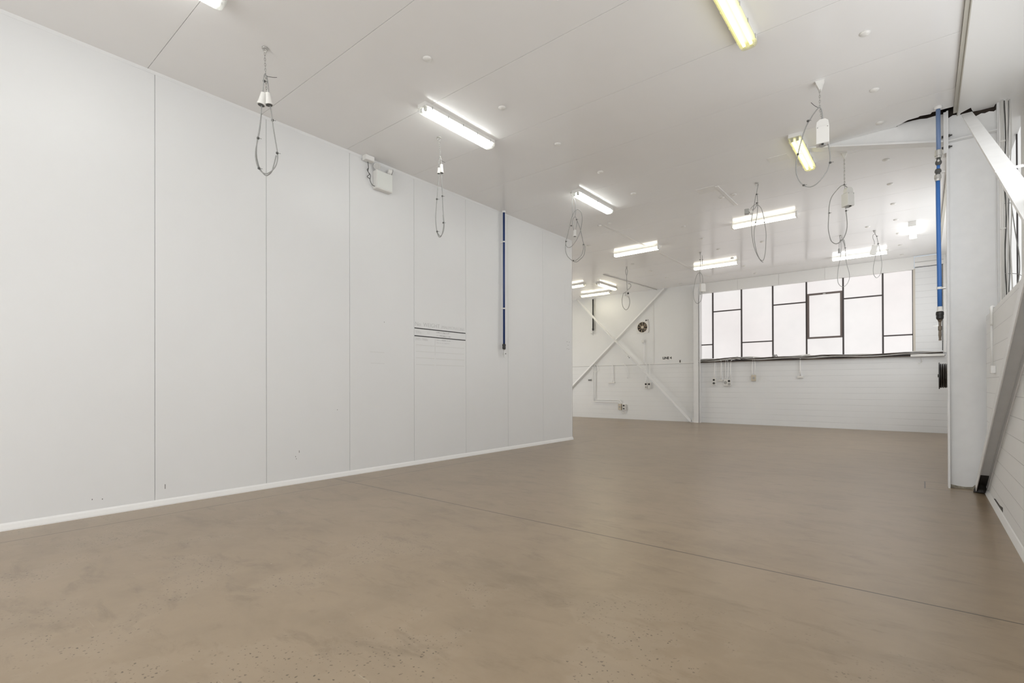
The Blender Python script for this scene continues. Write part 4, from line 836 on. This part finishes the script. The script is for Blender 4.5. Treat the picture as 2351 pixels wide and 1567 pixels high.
def outlet(label, x, z, w, h, dials, m=m_plastic, d=0.07, dm=None):
    t = thing('outlet_box', label, 'power outlet', (x, YB, z)); MB().bx(-w/2, w/2, -d, 0, -h/2, h/2, bev=0.006).build('body', m, t)
    for (u, v, r, mm) in dials: MB().cyl((u, -d-0.0005, v), (u, -d-0.012, v), r, seg=16).build('dial', mm, t)
    return t
outlet('tall white outlet with two dark dials, leftmost under the far window', -5.365, 1.375, 0.12, 0.24, [(-0.0, 0.055, 0.032, m_black), (0.0, -0.055, 0.036, m_dark)])
outlet('wide white outlet with grey and dark dials under the far window', -4.94, 1.34, 0.22, 0.22, [(-0.055, 0.0, 0.05, m_grey), (0.055, 0.05, 0.034, m_black), (0.06, -0.05, 0.04, m_grey)])
outlet('small level white box beside the wide outlet', -5.155, 1.415, 0.14, 0.05, [], d=0.05)
outlet('cream outlet with one dial hanging from two conduits', -4.15, 1.48, 0.13, 0.19, [(0.01, 0.0, 0.035, m_grey)], m_cream)
outlet('flat white double socket under the middle of the far window', -2.85, 1.50, 0.16, 0.07, [], d=0.05)
outlet('white outlet with black dial, left one of the twins', -7.755, 1.24, 0.11, 0.22, [(0.0, 0.055, 0.034, m_black), (0.0, -0.05, 0.03, m_grey)])
outlet('white outlet with black dial, right one of the twins', -7.63, 1.24, 0.11, 0.22, [(0.0, 0.055, 0.034, m_black), (0.0, -0.05, 0.034, m_plastic)])
outlet('cream outlet, left one of the low pair on the far wall', -8.79, 0.45, 0.13, 0.22, [(0.0, 0.0, 0.03, m_grey)], m_cream, 0.09)
outlet('white outlet with black dial, right one of the low pair on the far wall', -8.63, 0.44, 0.13, 0.23, [(0.0, 0.06, 0.034, m_black), (0.0, -0.05, 0.032, m_dark)])
outlet('small dark socket on the far wall left of the bent conduits', -10.10, 1.46, 0.14, 0.075, [(-0.03, 0, 0.02, m_dark), (0.03, 0, 0.02, m_dark)], m_grey, 0.04)
outlet('flat white double socket left of the twin outlets', -9.15, 1.36, 0.26, 0.05, [], d=0.05)
outlet('white isolator box below the exhaust fan', -7.87, 2.85, 0.11, 0.09, [], d=0.06)
b = MB(); b.tube([(-8.75, FY-0.05, 0.335), (-8.73, FY-0.05, 0.25), (-8.66, FY-0.05, 0.21), (-8.60, FY-0.05, 0.27), (-8.60, FY-0.05, 0.32)], 0.009)
tag(b.build('lead_loop', m_plastic), 'short curled lead below the low outlet pair', 'cord')

# cables lying along the ledge of the far window
cm = [m_cordw, m_cord, m_dark, m_cordw, m_ledge, m_cord, m_cordw]
for i in range(7):
    ph = random.uniform(0, 6); pts = []
    for k in range(27):
        x = -5.98+k*(6.38/26); am = 0.012+0.02*math.exp(-((x+4.6)/0.9)**2)+0.02*math.exp(-((x+2.5)/0.5)**2)+0.015*math.exp(-((x+0.1)/0.4)**2)
        pts.append((x, FY-0.085+0.022*(i % 4)+0.004*math.sin(k*0.9+ph), 2.052+0.016*(i//2)+0.012*(i % 2)+am*0.9*(1+math.sin(k*1.1+ph))))
    b = MB(); b.tube(pts, 0.012, 6, n=3)
    tag(b.build('cable', cm[i]), 'cable lying in the loose bundle along the ledge of the far window', 'cable', 'cables on the far window ledge')
b = MB(); b.tube([(-3.45, FY-0.06, 2.10), (-3.5, FY-0.06, 2.19), (-3.54, FY-0.06, 2.12), (-3.56, FY-0.06, 2.2), (-3.62, FY-0.06, 2.11)], 0.014)
tag(b.build('cable_knot', m_cord), 'knotted cable end standing up on the far window ledge', 'cable')
tr = MB().bx(-0.26, 0.43, FY-0.12, FY-0.101, 2.005, 2.06, bev=0.004)
tag(tr.build('trunking', m_plastic), 'short white trunking under the ledge at the right end of the far window', 'trunking')
b = MB(); b.torus((-0.06, FY-0.04, 1.86), 0.03, 0.008, 'Y', 12, 6, math.pi, 2*math.pi); b.cyl((-0.03, FY-0.04, 1.86), (-0.03, FY-0.04, 2.0), 0.008, seg=6)
tag(b.build('pipe_hook', m_white), 'small white hooked pipe under the trunking', 'hook')

# hose reel seen edge on behind the column
hr = thing('hose_reel', 'black hose reel seen edge on, half hidden behind the steel column', 'hose reel', (0.30, 12.4, 1.44))
MB().prof((-0.075, 0, 0), (-0.06, 0, 0), [(0, 0.25), (1, 0.25)], 32).build('rim', m_black, hr); MB().prof((0.11, 0, 0), (0.125, 0, 0), [(0, 0.25), (1, 0.25)], 32).build('rim', m_black, hr)
b = MB()
for i in range(5):
    for R in (0.215, 0.18): b.torus((-0.042+i*0.033, 0, 0), R, 0.0155, 'X', 30, 8)
b.build('hose', mat('brown_black_hose', (0.022, 0.016, 0.011), 0.4), hr)
MB().prof((-0.09, 0, 0), (0.279, 0, 0), [(0, 0.03), (1, 0.03)], 12).build('axle', m_dark, hr)

# ================================================================ THINGS ON THE RIGHT WALL
rc = thing('conduit_riser', 'white conduit climbing the outer edge of the steel column', 'conduit', (0.726, 8.16, 0))
MB().cyl((0, 0, 2.12), (0, 0, 4.60), 0.014, seg=12).build('pipe', m_plastic, rc)
for z in (2.25, 3.1, 4.12): MB().box((0, 0, z), (0.05, 0.03, 0.014)).build('saddle', m_plastic, rc)
for i, (x, y) in enumerate(((0.752, 8.20), (0.768, 8.17), (0.782, 8.22), (0.797, 8.18))):
    pts = [(x+0.006*math.sin(k*1.7+i*2), y+0.01*math.sin(k*1.1+i), 2.10+k*0.25) for k in range(11)]
    b = MB(); b.tube(pts, 0.0065, 6, n=3)
    tag(b.build('cable', (m_dark, m_cordw, m_cord, m_cordw)[i]), 'cable in the upright bunch between column and side window', 'cable', 'cables beside the column')
b = MB(); b.tube([(0.80, 8.2, 3.4), (0.83, 8.18, 3.05), (0.86, 8.16, 2.75), (0.855, 8.17, 2.5), (0.80, 8.2, 2.25), (0.77, 8.2, 2.12)], 0.005)
tag(b.build('slack_cable', m_cord), 'slack cable bowing out in front of the side window', 'cable')
rp = thing('wall_conduit', 'short white conduit down the block wall right of the column to a flat box', 'conduit', (0.5795, 7.22, 0))
MB().tube([(0.10, 0.5, 2.105), (0.03, 0.25, 2.11), (-0.02, 0.06, 2.10), (-0.025, 0.0, 2.03), (-0.025, 0, 1.9)], 0.0125, 8).build('elbow', m_plastic, rp)
MB().cyl((-0.025, 0, 1.899), (-0.025, 0, 1.48), 0.0105, seg=10).build('pipe', m_white, rp); MB().bx(-0.04, 0, -0.07, 0.07, 1.40, 1.479, bev=0.005).build('box', m_white, rp)
